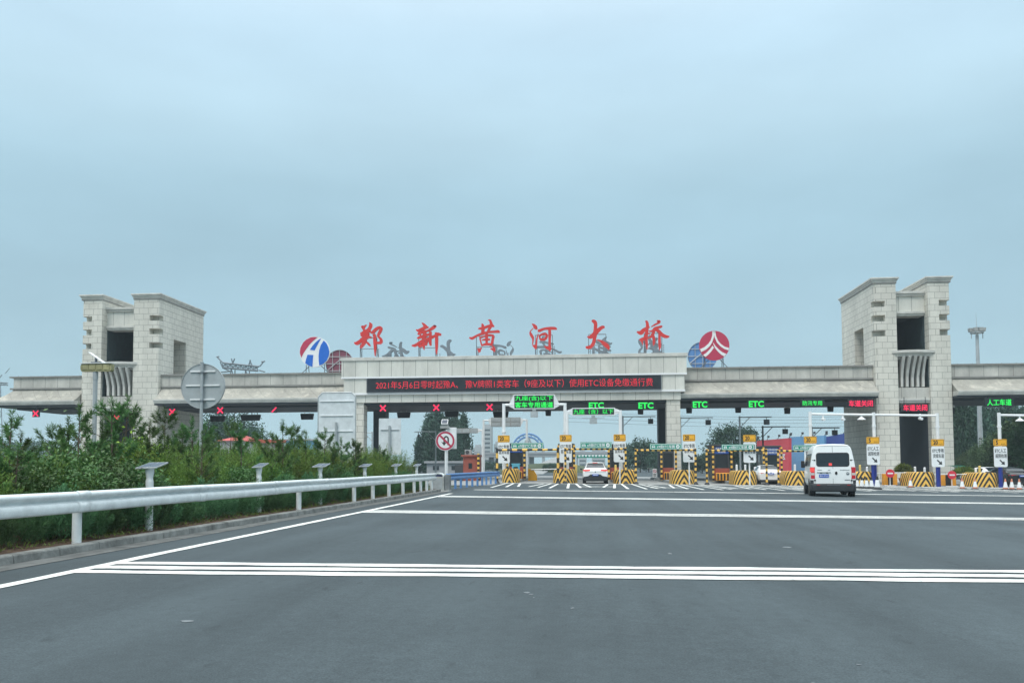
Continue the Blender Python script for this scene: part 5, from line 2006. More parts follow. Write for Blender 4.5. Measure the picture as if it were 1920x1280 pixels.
def barrier(px, py0, py1, w, Y, label):
    x = X_(px, Y, py1)
    g_ = gz(x, Y)
    r_ = thing('water_barrier', label, 'barrier', (x, Y, g_), 'orange and black lane barriers')
    mb = MB()
    hw = w / FPX * Y / 2
    for s_, a, b in ((-1, -hw, -hw * .35), (1, hw * .35, hw)):
        mb.prism([(a, .05), (b, .05), (b, .42), (b - .02, .47), (b - .02, .53), (b, .58), (b, .90), (a, .90), (a, .58), (a + .02, .53), (a + .02, .47), (a, .42)], 'y', -.22, .22)
    mb.v = [(u + x, v + Y, q + g_) for u, v, q in mb.v]
    mb.build('block', 'barrier', r_, bevel=.02)
    mb = MB()
    mb.box(x - hw * .345, x + hw * .345, Y - .18, Y + .2, g_ + .03, g_ + .88)
    mb.build('gap_board', 'black', r_, bevel=.01)
barrier(1668, 880, 905, 24, 66.8, 'orange and black barrier behind the left no-entry sign')
barrier(1776, 880, 905, 27, 66.8, 'orange and black barrier behind the right no-entry sign')
def pot(px, Y, label, seed, h, w):
    x = X_(px, Y, 900)
    g_ = gz(x, Y)
    r_ = thing('potted_plant', label, 'potted plant', (x, Y, g_))
    mb = MB()
    mb.lathe([(.001, .0), (.22, .0), (.32, .5), (.36, .5), (.36, .58), (.001, .57)], (x, Y, g_), n=18)
    mb.build('pot', 'pot', r_, angle=40)
    rg = np.random.default_rng(seed)
    n = 1400
    d = rand_dirs(n, rg)
    d[:, 2] = np.abs(d[:, 2]) * .8 + .1
    P = d * (rg.uniform(.15, 1, n) ** .5)[:, None] * [w, w, h * .5] + [0, 0, .7 + h * .25]
    D = d + rg.normal(0, .4, (n, 3)) - [0, 0, .25]
    D /= np.linalg.norm(D, axis=1, keepdims=True)
    o = foliage('foliage', [leafquads(P, D, rg.uniform(.12, .3, n), .05, rg)], 'leafmid', r_)
    mb = MB()
    mb.cyl((x, Y, g_ + .5), (x, Y, g_ + .9), .04, n=6)
    mb.build('stem', 'bark', r_)
pot(1694, 68, 'bushy potted palm in a red pot by the right tower', 91, 1.3, .55)
pot(1809, 69, 'round potted shrub right of the second no-entry sign', 92, 1.0, .75)

def small_sign(px, py, Y, label):
    p = at(px, py, Y)
    x, z = float(p[0]), float(p[2])
    g_ = gz(x, Y)
    r_ = thing('lane_notice', label, 'road sign', (x, Y, g_))
    mb = MB()
    mb.rrect(x - .17, x + .17, z - .36, z + .36, .03, Y - .02, Y + .02)
    pl = mb.build('panel', 'white', r_)
    mb = MB()
    n = 24
    mb.add([(x + q * math.cos(6.2832 * k / n), Y - .024, z + .14 + q * math.sin(6.2832 * k / n)) for q in (.14, .10) for k in range(n)],
           [(k, (k + 1) % n, n + (k + 1) % n, n + k) for k in range(n)])
    mb.add([(x - .085, Y - .027, z + .205), (x - .06, Y - .027, z + .23), (x + .085, Y - .027, z + .075), (x + .06, Y - .027, z + .05)], [(0, 1, 2, 3)])
    mb.build('ring', 'crimson', pl, fix=False)
    mb = MB()
    for k in range(2):
        mb.box(x - .12, x + .12, Y - .026, Y - .021, z - .16 - .12 * k, z - .09 - .12 * k)
    mb.build('text_lines', 'black', pl)
    mb = MB()
    mb.cyl((x, Y + .05, g_), (x, Y + .05, z - .2), .03, n=8)
    mb.build('post', 'galv', r_)
small_sign(1227.5, 886, 74, 'small white prohibition notice in the open lane left of the right front pier')
small_sign(1418, 883, 70, 'small white prohibition notice behind the fifth lane sign post')
# teal awning by the outer edge of the right tower
Y = 74
xa, xb = X_(1800, Y), X_(1827, Y)
zt = Z_(1812, 872, Y)
r_ = thing('awning', 'teal arched awning on thin posts right of the right tower', 'awning', ((xa + xb) / 2, Y, gz(xa, Y)))
mb = MB()
R2 = []
for u in np.linspace(0, 1, 9):
    x, z = xa + (xb - xa) * u, zt - .75 * u ** 2.2
    R2.append([(x, Y, z), (x, Y + 2.4, z), (x, Y + 2.4, z - .04), (x, Y, z - .04)])
mb.loft(R2)
mb.build('sheet', 'ygreen', r_, angle=40)
for x in (xa + .1, xb - .1):
    mb = MB()
    mb.cyl((x, Y + 1.2, gz(x, Y)), (x, Y + 1.2, zt - (.06 if x < (xa + xb) / 2 else .72)), .04, n=8)
    mb.build('post', 'galv', r_)

# ================================================================== VEHICLES (built at the origin, rear at y = 0, then driven into place)
def prof_ring(y, half, shear=None):
    pts = [(x, z) for x, z in half] + [(-x, z) for x, z in half[::-1] if x > 1e-6]
    return [(x, y + (shear(z) if shear else 0), z) for x, z in pts]
def strips_cap(mb, ring, nh, mi=0):
    """close an end with strips between mirrored points (half has nh points, first and last on the axis)"""
    n = len(ring)
    b = len(mb.v)
    mb.v += [tuple(map(float, p)) for p in ring]
    for k in range(nh - 1):
        a0, a1 = k, k + 1
        c0, c1 = (n - k) % n, n - k - 1
        f = [a0, a1] + ([c1] if c1 != a1 else []) + ([c0] if c0 != a0 else [])
        if len(set(f)) >= 3:
            mb.f.append(tuple(b + i for i in f))
            mb.m.append(mi)
def wheel(parent, x, y, r, w, sgn):
    mb = MB()
    mb.lathe([(r * .62, -w / 2), (r * .93, -w / 2), (r, -w / 2 + .03), (r, w / 2 - .03), (r * .93, w / 2), (r * .62, w / 2)], (x, y, r), n=24, axis='x')
    t_ = mb.build('wheel', 'tyre', parent, angle=40)
    mb = MB()
    mb.lathe([(.001, -.01), (r * .25, -.01), (r * .60, -w * .18), (r * .63, -w * .4), (r * .63, w * .4), (r * .60, w * .18), (r * .25, .01), (.001, .01)], (x + sgn * w * .18, y, r), n=20, axis='x')
    mb.build('rim', 'rim', t_, angle=40)

def van():
    r_ = thing('van', 'white high-roof passenger van with a dark rear window driving towards the booths', 'van')
    def half(k=1.0, zt=2.36, zb=.40):
        P = [(0, .40), (.80, .40), (.93, .47), (.985, .62), (1.0, .85), (1.0, 1.12), (.985, 1.30), (.955, 1.52), (.915, 1.75), (.875, 1.95), (.84, 2.10), (.79, 2.22), (.70, 2.30), (.52, 2.345), (0, 2.36)]
        return [(x * k, zb + (z - .40) * (zt - zb) / 1.96) for x, z in P]
    sh = lambda z: .11 * max(0, (z - 1.1)) ** 1.2
    mb = MB()
    rings = []
    for y, k, zt, f in ((.0, .965, 2.325, 1), (.02, .985, 2.345, 1), (.07, 1.0, 2.36, 1), (.5, 1, 2.36, .8), (1.5, 1, 2.38, .3), (2.8, 1, 2.37, 0), (3.5, .995, 2.30, 0), (3.9, .985, 2.05, 0), (4.35, .97, 1.5, 0), (4.7, .93, 1.22, 0), (4.95, .85, 1.05, 0)):
        rings.append(prof_ring(y, half(k, zt), (lambda z, f=f: sh(z) * f)))
    mb.loft(rings, cap=False)
    strips_cap(mb, rings[0], 15)
    strips_cap(mb, rings[-1], 15)
    body = mb.build('body', 'vanwhite', r_, angle=32)
    def rear(pts, dy, mt, nm, parent=r_, th=.012, mi=0):
        """flat shape on the rear face following its lean"""
        m_ = MB()
        n = len(pts)
        vs = [(x, sh(z) - dy, z) for x, z in pts] + [(x, sh(z) - dy + th, z) for x, z in pts]
        m_.add(vs, [tuple(range(n)), tuple(range(n, 2 * n))[::-1]] + [(i, n + i, n + (i + 1) % n, (i + 1) % n) for i in range(n)])
        return m_.build(nm, mt, parent)
    # rear window with a black rubber rim, in two sheets of glass following the lean
    o1 = rr(-.73, .73, 1.34, 1.97, .12, 4)
    rear(o1, .008, 'black', 'window_seal')
    w_ = rear(rr(-.69, .69, 1.375, 1.935, .10, 4), .018, 'glass', 'rear_window')
    rear(rr(-.175, -.04, 1.385, 1.50, .02, 3), .026, 'brake', 'sticker', w_, .006)
    # door seams
    m_ = MB()
    for (xa, xb, za, zb) in ((-.006, .006, .58, 1.335), (-.006, .006, 1.975, 2.26), (-.80, -.79, .60, 1.33), (.79, .80, .60, 1.33), (-.79, .79, 2.255, 2.265)):
        m_.add([(xa, sh(za) - .006, za), (xb, sh(za) - .006, za), (xb, sh(zb) - .006, zb), (xa, sh(zb) - .006, zb)], [(0, 1, 2, 3)])
    m_.build('door_seams', 'plastic', r_, fix=False)
    # lights: tall clusters wrapping the corners
    for s_ in (-1, 1):
        m_ = MB()
        m_.loft([[(s_ * .80, -.014, z0), (s_ * .97, -.010, z0), (s_ * 1.004, .10, z0), (s_ * .97, .13, z0), (s_ * .80, .02, z0)] for z0 in (.80, 1.32)])
        tl = m_.build('tail_light', 'taillight', r_)
        m_ = MB()
        m_.loft([[(s_ * .815, -.018, z0), (s_ * .972, -.014, z0), (s_ * 1.008, .09, z0), (s_ * .98, .10, z0), (s_ * .82, .0, z0)] for z0 in (.96, 1.06)])
        m_.build('reversing_lens', 'lens', tl)
        if s_ < 0:
            m_ = MB()
            m_.loft([[(s_ * .815, -.018, z0), (s_ * .972, -.014, z0), (s_ * 1.008, .09, z0), (s_ * .98, .10, z0), (s_ * .82, .0, z0)] for z0 in (1.10, 1.29)])
            m_.build('brake_lens', 'brake', tl)
        m_ = MB()
        m_.box(s_ * .80 - .04, s_ * .80 + .04, .03, .10, 1.60, 1.66)
        m_.box(s_ * .88 - .02, s_ * .88 + .02, .05, .16, 1.60, 1.66)
        m_.box(s_ * .80 - .04, s_ * .80 + .04, -.025, .03, .70, .76)
        m_.build('hinge', 'plastic', r_, bevel=.01)
    p_ = rear(rr(-.62, -.18, .855, .995, .015, 3), .012, 'plate', 'number_plate')
    m_ = MB()
    m_.text('豫A·87L6J', -.59, -.21, .885, .965, -.0145, 0, .02)
    m_.build('lettering', 'emwhite', p_, fix=False)
    m_ = MB()
    m_.box(-.70, -.10, -.035, -.004, 1.075, 1.105)
    m_.build('plate_lamp_bar', 'chrome', r_, bevel=.006)
    m_ = MB()
    for xx in (-.52, -.26):
        m_.box(xx - .045, xx + .045, -.025, -.003, 1.045, 1.074)
    m_.build('plate_lamps', 'black', r_)
    rear([(.14 + .055 * math.cos(k * .3927), 1.05 + .075 * math.sin(k * .3927)) for k in range(16)], .016, 'black', 'door_handle')
    m_ = MB()
    ro, ri = .068, .045
    m_.add([(.64 + q * math.cos(k * .2618), -.012, 1.03 + q * math.sin(k * .2618)) for q in (ro, ri) for k in range(24)], [(k, (k + 1) % 24, 24 + (k + 1) % 24, 24 + k) for k in range(24)])
    m_.add([(.64 + u, -.013, 1.03 + v) for u, v in ((-.05, -.035), (.05, -.035), (.03, 0), (-.03, 0))], [(0, 1, 2, 3)])
    m_.build('emblem', 'steel', r_, fix=False)
    m_ = MB()
    m_.box(.50, .73, -.010, -.003, .735, .765)
    m_.box(.30, .72, -.008, -.003, 1.185, 1.20)
    m_.box(-.68, -.48, -.008, -.003, 1.18, 1.20)
    m_.box(-.22, -.12, -.008, -.003, 1.18, 1.20)
    m_.build('badge', 'steel', r_)
    # bumper
    m_ = MB()
    hb = [(-.99, .28), (-.98, -.04), (-.90, -.11), (-.5, -.14), (.5, -.14), (.90, -.11), (.98, -.04), (.99, .28)]
    rings = []
    for z, k, o in ((.22, .97, .05), (.26, 1, .015), (.50, 1, 0), (.56, 1.0, .02), (.585, .99, .05)):
        rings.append([(x * k, y + o, z) for x, y in hb] + [(.9 * k, .3, z), (-.9 * k, .3, z)])
    m_.loft(rings)
    bp = m_.build('bumper', 'plastic', r_, angle=35)
    m_ = MB()
    for s_ in (-1, 1):
        m_.loft([[(s_ * .86, -.02, z), (s_ * .985, -.012, z), (s_ * 1.006, .10, z), (s_ * .98, .2, z), (s_ * .86, .1, z)] for z in (.585, .74)])
    m_.build('corner_trim', 'plastic', bp)
    m_ = MB()
    m_.box(-.28, .28, -.150, -.139, .50, .525)
    m_.build('step_strip', 'steel', bp)
    for s_ in (-1, 1):
        m_ = MB()
        m_.box(s_ * .66 - .07, s_ * .66 + .07, -.150, -.100, .51, .535)
        m_.build('reflector', 'taillight', bp)
    # underbody, wheels
    m_ = MB()
    m_.box(-.75, .75, .1, 4.6, .24, .42)
    m_.build('underbody', 'black', r_)
    for y in (.92, 3.95):
        for s_ in (-1, 1):
            wheel(r_, s_ * .84, y, .345, .22, s_)
            m_ = MB()
            m_.disc((y, .36), .44, s_ * .80, s_ * 1.004, 24)
            m_.v = [(v[1], v[0], v[2]) for v in m_.v]
            m_.build('wheel_arch', 'black', r_)
    # side windows
    zz = [1.36, 1.52, 1.75, 1.93]
    xx = [.973, .953, .913, .877]
    for s_ in (-1, 1):
        for y0, y1 in ((.42, 1.62), (1.72, 2.95), (3.02, 3.62)):
            m_ = MB()
            m_.add([(s_ * (x + .010), y, z) for y in (y0, y1) for x, z in zip(xx, zz)], [(k, k + 1, 5 + k, 4 + k) for k in range(3)])
            m_.build('side_window', 'glass', r_, fix=False)
        m_ = MB()
        m_.box(s_ * 1.06 - .09, s_ * 1.06 + .09, 3.72, 3.86, 1.28, 1.62)
        m_.box(s_ * .98 - .06, s_ * .98 + .06, 3.74, 3.80, 1.30, 1.36)
        m_.build('mirror', 'black', r_, bevel=.03)
    return r_
v = van()
p = at(1563, 931, 40.8)
v.location = (float(p[0]), 40.8, gz(float(p[0]), 40.8) + .004)
v.rotation_euler = (0, 0, R(-10.0))
v.scale = (1.0, 1.0, 1.035)

def car(label, paint, wd=1.88, L=4.7, ht=1.60, kind='coupe', plate='plate', light=True):
    r_ = thing('car', label, 'car')
    hw = wd / 2
    if kind == 'coupe':
        secs = [(0.0, .90, .92), (.04, .95, .97), (.16, .985, 1.08), (.30, 1.0, 1.15), (.75, 1.0, 1.35), (1.2, 1.0, 1.50), (1.7, 1, 1.585), (2.3, 1, 1.60), (2.9, 1, 1.545), (3.3, 1, 1.38), (3.75, .99, 1.10), (4.3, .96, .98), (4.6, .9, .82), (4.7, .8, .68)]
        belt = 1.02
    else:
        secs = [(0.0, .90, .86), (.04, .95, .94), (.16, .985, 1.02), (.35, 1.0, 1.06), (.62, 1.0, 1.10), (1.0, 1.0, 1.30), (1.4, 1.0, 1.43), (1.9, 1, 1.475), (2.5, 1, 1.46), (2.9, 1, 1.36), (3.4, .99, 1.04), (4.1, .96, .92), (4.45, .9, .80), (4.6, .8, .66)]
        belt = .96
    def half(k, zt):
        zb = min(belt, zt - .06)
        g = max(0, min(1, (zt - belt) / .45))
        top = hw * (.92 - .26 * g)
        return [(0, .24), (hw * .80 * k, .24), (hw * .95 * k, .34), (hw * .99 * k, .52), (hw * k, .70), (hw * .985 * k, zb * .92), (hw * .93 * k, zb), ((hw * .93 * .5 + top * .5) * k, (zb + zt) / 2), (top * k, zt - .055), (top * .85 * k, zt - .02), (top * .5 * k, zt - .004), (0, zt)]
    rings = [prof_ring(y, half(k, zt)) for y, k, zt in secs]
    mb = MB()
    mb.loft(rings, cap=False)
    strips_cap(mb, rings[0], 12)
    strips_cap(mb, rings[-1], 12)
    mb.build('body', paint, r_, angle=38)
    sy, sz = [s[0] for s in secs], [s[2] for s in secs]
    top = lambda y: float(np.interp(y, sy, sz))
    # rear glass
    y0, y1 = (.34, 1.22) if kind == 'coupe' else (.72, 1.36)
    mb = MB()
    vs, ny = [], 7
    for j in range(ny):
        y = y0 + (y1 - y0) * j / (ny - 1)
        w_ = hw * (.72 - .13 * j / (ny - 1))
        for x in (-w_, -w_ * .55, 0, w_ * .55, w_):
            vs.append((x, y, top(y) + .016 - .028 * (abs(x) / hw) ** 2))
    mb.add(vs, [(j * 5 + i, j * 5 + i + 1, j * 5 + i + 6, j * 5 + i + 5) for j in range(ny - 1) for i in range(4)])
    gl = mb.build('rear_window', 'glass', r_, smooth=True, fix=False)
    if light:
        mb = MB()
        mb.box(-.19, .19, y1 + .02, y1 + .10, top(y1) - .02, top(y1) + .05)
        mb.build('high_brake_light', 'brake', r_, bevel=.01)
    # side glass
    for s_ in (-1, 1):
        mb = MB()
        vs = []
        yy = np.linspace(y1 + .1, 3.1 if kind == 'coupe' else 2.8, 9)
        for y in yy:
            zt = top(y)
            zb = min(belt, zt - .06)
            g = max(0, min(1, (zt - belt) / .45))
            tp = hw * (.92 - .26 * g)
            m1 = (hw * .93 * .5 + tp * .5, (zb + zt) / 2)
            for u in (.18, .5, .86):
                a, b = ((hw * .93, zb), m1) if u <= .5 else (m1, (tp, zt - .055))
                q = u * 2 if u <= .5 else (u - .5) * 2
                vs.append((s_ * (a[0] + (b[0] - a[0]) * q + .012), y, a[1] + (b[1] - a[1]) * q + .004))
        mb.add(vs, [(j * 3 + i, j * 3 + i + 1, j * 3 + i + 4, j * 3 + i + 3) for j in range(8) for i in range(2)])
        mb.build('side_window', 'glass', r_, smooth=True, fix=False)
        mb = MB()
        mb.loft([[(s_ * (hw + .02), y, .98), (s_ * (hw + .20), y + .02, 1.0), (s_ * (hw + .20), y + .02, 1.13), (s_ * (hw + .02), y, 1.11)] for y in (2.85, 3.02)])
        mb.build('mirror', 'plastic', r_, bevel=.02)
        mb = MB()
        zl = 1.0 if kind == 'coupe' else .86
        mb.loft([[(s_ * hw * .42, -.005 + .02, z), (s_ * hw * .80, .0, z), (s_ * hw * .965, .12, z), (s_ * hw * .97, .26, z), (s_ * hw * .8, .2, z), (s_ * hw * .42, .10, z)] for z in (zl - .085, zl + .035)])
        mb.build('tail_light', 'brake' if light else 'taillight', r_)
        for y in (.85, 3.75):
            wheel(r_, s_ * (hw - .13), y, .345, .24, s_)
            mb = MB()
            mb.disc((y, .36), .41, s_ * (hw - .25), s_ * (hw + .004), 24)
            mb.v = [(v_[1], v_[0], v_[2]) for v_ in mb.v]
            mb.build('wheel_arch', 'black', r_)
    mb = MB()
    prof = [(-hw * .88, .22), (hw * .88, .22), (hw * .97, .40), (hw * .92, .50), (hw * .55, .56), (hw * .40, .68), (-hw * .40, .68), (-hw * .55, .56), (-hw * .92, .50), (-hw * .97, .40)] if kind == 'coupe' else [(-hw * .85, .22), (hw * .85, .22), (hw * .92, .36), (-hw * .92, .36)]
    mb.prism(prof, 'y', -.05, .30)
    mb.build('bumper', 'plastic', r_, bevel=.02)
    mb = MB()
    zp = .57 if kind == 'coupe' else .74
    mb.rrect(-.22, .22, zp, zp + .13, .015, -.064, -.02)
    pl = mb.build('number_plate', plate, r_)
    mb = MB()
    mb.box(-.16, .16, -.068, -.065, zp + .045, zp + .09)
    mb.build('plate_characters', 'emwhite', pl)
    mb = MB()
    mb.disc((0, .86 if kind == 'coupe' else .90), .055, -.012, .05, 18)
    mb.build('emblem', 'chrome', r_)
    mb = MB()
    mb.box(-hw * .8, hw * .8, .1, L - .3, .18, .3)
    mb.build('underbody', 'black', r_)
    return r_
c_ = car('white coupe SUV with lit brake lights stopped between the second and third lane signs', 'carwhite')
x = X_(1116.5, 63.6, 905)
c_.location = (x, 63.6, gz(x, 63.6) + .012)
c_ = car('white sedan stopped behind striped posts at a blue-signed booth', 'carwhite', 1.84, 4.6, 1.475, 'sedan', light=False)
x = X_(1446, 66.5, 905)
c_.location = (x, 66.5, gz(x, 66.5) + .012)
c_.rotation_euler = (0, 0, R(-2))
c_ = car('white sedan half hidden behind the far right lane sign', 'carwhite', 1.84, 4.6, 1.475, 'sedan', light=False)
x = X_(1879, 72, 900)
c_.location = (x, 72, gz(x, 72) + .012)
c_.rotation_euler = (0, 0, R(8))
c_ = car('black sedan cut off by the right edge of the picture', 'carblack', 1.86, 4.8, 1.475, 'sedan', light=False)
x = X_(1917, 66.5, 905)
c_.location = (x, 66.5, gz(x, 66.5) + .012)
c_.rotation_euler = (0, 0, R(3))

# ================================================================== MEDIAN FURNITURE
def solar_post(px, pyp, w, Y, label, base=True):
    p = at(px, pyp, Y)
    x, z = float(p[0]), float(p[2])
    r_ = thing('solar_post', label, 'solar post', (x, Y, .1), 'solar delineator posts in the median')
    mb = MB()
    mb.cyl((x - .02, Y, .05), (x - .02, Y, 1.02), .070, n=14)
    mb.lathe([(.070, 1.02), (.058, 1.08), (.062, 1.12), (.078, 1.20), (.078, z - .06), (.001, z - .055)], (x - .02, Y, 0), n=14)
    mb.build('post', 'rail', r_, angle=40)
    hw = w / FPX * Y / 2
    mb = MB()
    q = [(x - hw, Y - .13, z - .050), (x + hw * .72, Y - .13, z - .040), (x + hw, Y + .20, z + .055), (x - hw * .55, Y + .20, z + .050)]
    mb.add(q + [(a, b, c - .022) for a, b, c in q], [(0, 1, 2, 3), (7, 6, 5, 4), (0, 4, 5, 1), (1, 5, 6, 2), (2, 6, 7, 3), (3, 7, 4, 0)])
    pn = mb.build('solar_panel', 'galv', r_)
    mb = MB()
    Q = [Vector(a) for a in q]
    def bl(u, v):
        a, b = Q[0].lerp(Q[1], u), Q[3].lerp(Q[2], u)
        return a.lerp(b, v) + Vector((0, -.0005, .0035))
    for u0, u1 in ((.05, .48), (.53, .95)):
        mb.add([tuple(bl(u0, .07)), tuple(bl(u1, .07)), tuple(bl(u1, .93)), tuple(bl(u0, .93))], [(0, 1, 2, 3)])
    mb.build('cells', 'solar', pn, fix=False)
solar_post(283, 871.5, 49, 15.3, 'nearest solar post with a white sleeve behind the guardrail')
solar_post(601.5, 871.5, 30, 25.7, 'second nearest solar post behind the guardrail')
solar_post(487, 871.5, 24, 21.2, 'solar post with a small panel left of the second nearest one')
solar_post(685, 871.5, 22, 31.8, 'solar post right of the tall sign back')
solar_post(743, 871, 18, 37.2, 'small solar post near the right end of the hedge')
solar_post(782, 871, 14, 41.3, 'smallest solar post at the very end of the hedge')

# round sign back
Y = 21
c = at(381, 724, Y)
c = (float(c[0]), float(c[2]))
r_ = thing('round_sign', 'large grey back of a round road sign standing in the median', 'road sign', (c[0], Y, .1))
rd = 43.5 / FPX * Y
mb = MB()
mb.disc(c, rd, Y - .015, Y + .015, 64)
mb.lathe([(rd - .004, -.03), (rd + .006, -.03), (rd + .006, .02), (rd - .004, .02)], (c[0], Y, c[1]), n=64, axis='y')
mb.build('plate', 'signback', r_, angle=30)
xp = c[0]
mb = MB()
mb.cyl((xp, Y - .085, .0), (xp, Y - .085, c[1] + rd * 1.02), .040, n=14)
mb.cyl((xp, Y - .085, c[1] + rd * 1.02), (xp, Y - .085, c[1] + rd * 1.07), .048, n=14)
mb.build('post', 'galv', r_, angle=35)
for dz, l in ((.66, .58), (.03, .78), (-.60, .58)):
    mb = MB()
    z = c[1] + dz * rd
    mb.box(xp - rd * l, xp + rd * l, Y - .045, Y - .016, z - .018, z + .018)
    mb.build('rib', 'white', r_, bevel=.004)
    if dz != .03:
        mb = MB()
        mb.cyl((xp, Y - .085, z - .06), (xp, Y - .085, z - .02), .052, n=14)
        mb.box(xp - .10, xp + .10, Y - .10, Y - .046, z - .05, z - .03)
        mb.build('clamp', 'steel', r_)
# tall chamfered sign back
def panel_back(label, px0, px1, py0, py1, Y, cham, ribs, mt, name='direction_sign', full=True):
    x0, x1 = X_(px0, Y, py0), X_(px1, Y, py0)
    z1, z0 = Z_((px0 + px1) / 2, py0, Y), Z_((px0 + px1) / 2, py1, Y)
    xm = (x0 + x1) / 2
    r_ = thing(name, label, 'road sign', (xm, Y, .1))
    mb = MB()
    c = cham
    if c > 0:
        poly = [(x0, z0 + c), (x0 + c, z0), (x1 - c, z0), (x1, z0 + c), (x1, z1 - c), (x1 - c, z1), (x0 + c, z1), (x0, z1 - c)]
    else:
        poly = rr(x0, x1, z0, z1, .03, 3)
    mb.prism(poly, 'y', Y - .012, Y + .015)
    mb.build('plate', mt, r_)
    if c > 0:
        mb = MB()
        P = poly + [poly[0]]
        for a, b in zip(P[:-1], P[1:]):
            mb.bar((a[0], Y, a[1]), (b[0], Y, b[1]), .045)
        mb.build('rim', 'galv', r_)
    mb = MB()
    zt = z1 - (z1 - z0) * ribs[0][2]
    mb.cyl((xm, Y - .10, 0), (xm, Y - .10, zt), .055, n=14)
    mb.build('post', 'galv', r_, angle=35)
    for py, l, _ in ribs:
        z = Z_(xm * 0 + (px0 + px1) / 2, py, Y)
        mb = MB()
        mb.box(xm - (x1 - x0) / 2 * l, xm + (x1 - x0) / 2 * l, Y - .05, Y - .013, z - .018, z + .018)
        mb.build('rib', 'white' if c > 0 else 'galv', r_, bevel=.004)
panel_back('tall grey back of a chamfered direction sign in front of the left pier', 597, 667, 736, 905, 37, .19, [(779, .86, .33), (808, .86, 0), (752, .9, 0)], 'signback2')
panel_back('pale square back of a small sign right of the left pier', 710.5, 752, 784, 852, 41, 0, [(805.5, .82, .2)], 'signback2')
# four-lamp warning panel with a small solar panel on top
Y = 20
p0, p1 = at(155, 697, Y), at(213, 682, Y)
x0, x1, z0, z1 = float(p0[0]), float(p1[0]), float(p0[2]), float(p1[2])
xm = X_(180.5, Y, 700)
r_ = thing('warning_panel', 'weathered yellowed four-lamp warning panel on a grey post in front of the left tower', 'warning light', (xm, Y, .1))
mb = MB()
mb.prism([(x0 + .03, z0), (x1 - .03, z0), (x1, z0 + .03), (x1, z1 - .02), (x1 - .02, z1), (x0 + .03, z1), (x0, z1 - .05), (x0, z0 + .05)], 'y', Y - .10, Y + .04)
hb = mb.build('housing', 'yellowed', r_)
for k in range(4):
    mb = MB()
    w = (x1 - x0 - .06) / 4
    mb.box(x0 + .04 + w * k, x0 + .02 + w * (k + 1), Y - .112, Y - .101, z0 + .035, z1 - .03)
    mb.build('lamp_panel', 'yellowed', hb, bevel=.008)
mb = MB()
mb.box(x0 - .0, x1 + .0, Y - .13, Y + .05, z1 + .002, z1 + .018)
mb.build('hood', 'white', hb)
mb = MB()
mb.cyl((xm, Y - .03, .0), (xm, Y - .03, z0), .052, n=14)
mb.cyl((xm, Y - .03, z0 - .20), (xm, Y - .03, z0 - .02), .062, n=14)
mb.build('post', 'galv', r_, angle=35)
mb = MB()
zs = z1 + .02
mb.cyl((xm, Y - .02, zs), (xm, Y - .02, zs + .14), .03, n=10)
mb.box(xm - .10, xm + .12, Y - .08, Y + .06, zs, zs + .03)
mb.build('bracket', 'steel', r_)
mb = MB()
a, b = at(168, 660, Y), at(198, 681, Y)
ax, az, bx_, bz = float(a[0]), float(a[2]), float(b[0]), float(b[2])
mb.prism([(ax, az), (bx_, bz), (bx_ - .012, bz - .022), (ax - .008, az - .010)], 'y', Y - .06, Y + .08)
mb.build('solar_panel', 'white', r_)

# no U-turn sign with its white box and solar lamp
Y = 44
c = at(835, 826, Y)
c = (float(c[0]), float(c[2]))
rd = 18.5 / FPX * Y
r_ = thing('no_u_turn_sign', 'round red and white no U-turn sign on a white post', 'road sign', (c[0], Y, 0))
mb = MB()
mb.disc(c, rd, Y - .02, Y + .02, 48)
d_ = mb.build('disc', 'emwhite', r_, angle=30)
mb = MB()
n = 48
def annulus(mb, c, ro, ri, y):
    mb.add([(c[0] + q * math.cos(2 * math.pi * k / n), y, c[1] + q * math.sin(2 * math.pi * k / n)) for q in (ro, ri) for k in range(n)],
           [(k, (k + 1) % n, n + (k + 1) % n, n + k) for k in range(n)])
annulus(mb, c, rd * .955, rd * .76, Y - .0225)
k = rd * .80
w = rd * .07
mb.add([(c[0] - k * .70 - w, Y - .0265, c[1] + k * .70 - w), (c[0] + k * .70 - w, Y - .0265, c[1] - k * .70 - w), (c[0] + k * .70 + w, Y - .0265, c[1] - k * .70 + w), (c[0] - k * .70 + w, Y - .0265, c[1] + k * .70 + w)], [(0, 1, 2, 3)])
mb.build('red_ring', 'crimson', d_, fix=False)
mb = MB()
s_ = rd
# arrow: up the right limb, over, and down the left limb
mb.ribbon([(c[0] + .30 * s_, c[1] - .44 * s_, .15 * s_), (c[0] + .30 * s_, c[1] + .05 * s_, .15 * s_), (c[0] + .27 * s_, c[1] + .30 * s_, .15 * s_), (c[0] + .10 * s_, c[1] + .43 * s_, .15 * s_), (c[0] - .08 * s_, c[1] + .30 * s_, .15 * s_), (c[0] - .12 * s_, c[1] + .05 * s_, .15 * s_), (c[0] - .12 * s_, c[1] - .20 * s_, .15 * s_)], Y - .0245, Y - .0215)
mb.add([(c[0] - .42 * s_, Y - .0245, c[1] - .10 * s_), (c[0] - .12 * s_, Y - .0245, c[1] - .50 * s_), (c[0] + .17 * s_, Y - .0245, c[1] - .10 * s_), (c[0] - .12 * s_, Y - .0245, c[1] - .22 * s_)], [(0, 1, 2, 3)])
mb.build('arrow', 'black', d_, fix=False)
mb = MB()
mb.cyl((c[0] + .02, Y + .07, -.05), (c[0] + .02, Y + .07, c[1] + rd * 1.05), .065, n=14)
mb.build('post', 'white', r_, angle=35)
mb = MB()
xb0, xb1 = X_(838, Y, 826), X_(855, Y, 826)
zb0, zb1 = Z_(846, 841, Y), Z_(846, 801, Y)
mb.box(xb0, xb1, Y + .05, Y + .25, zb0, zb1)
mb.build('box', 'white', r_, bevel=.01)
mb = MB()
xa, xb = X_(826, Y, 800), X_(842, Y, 800)
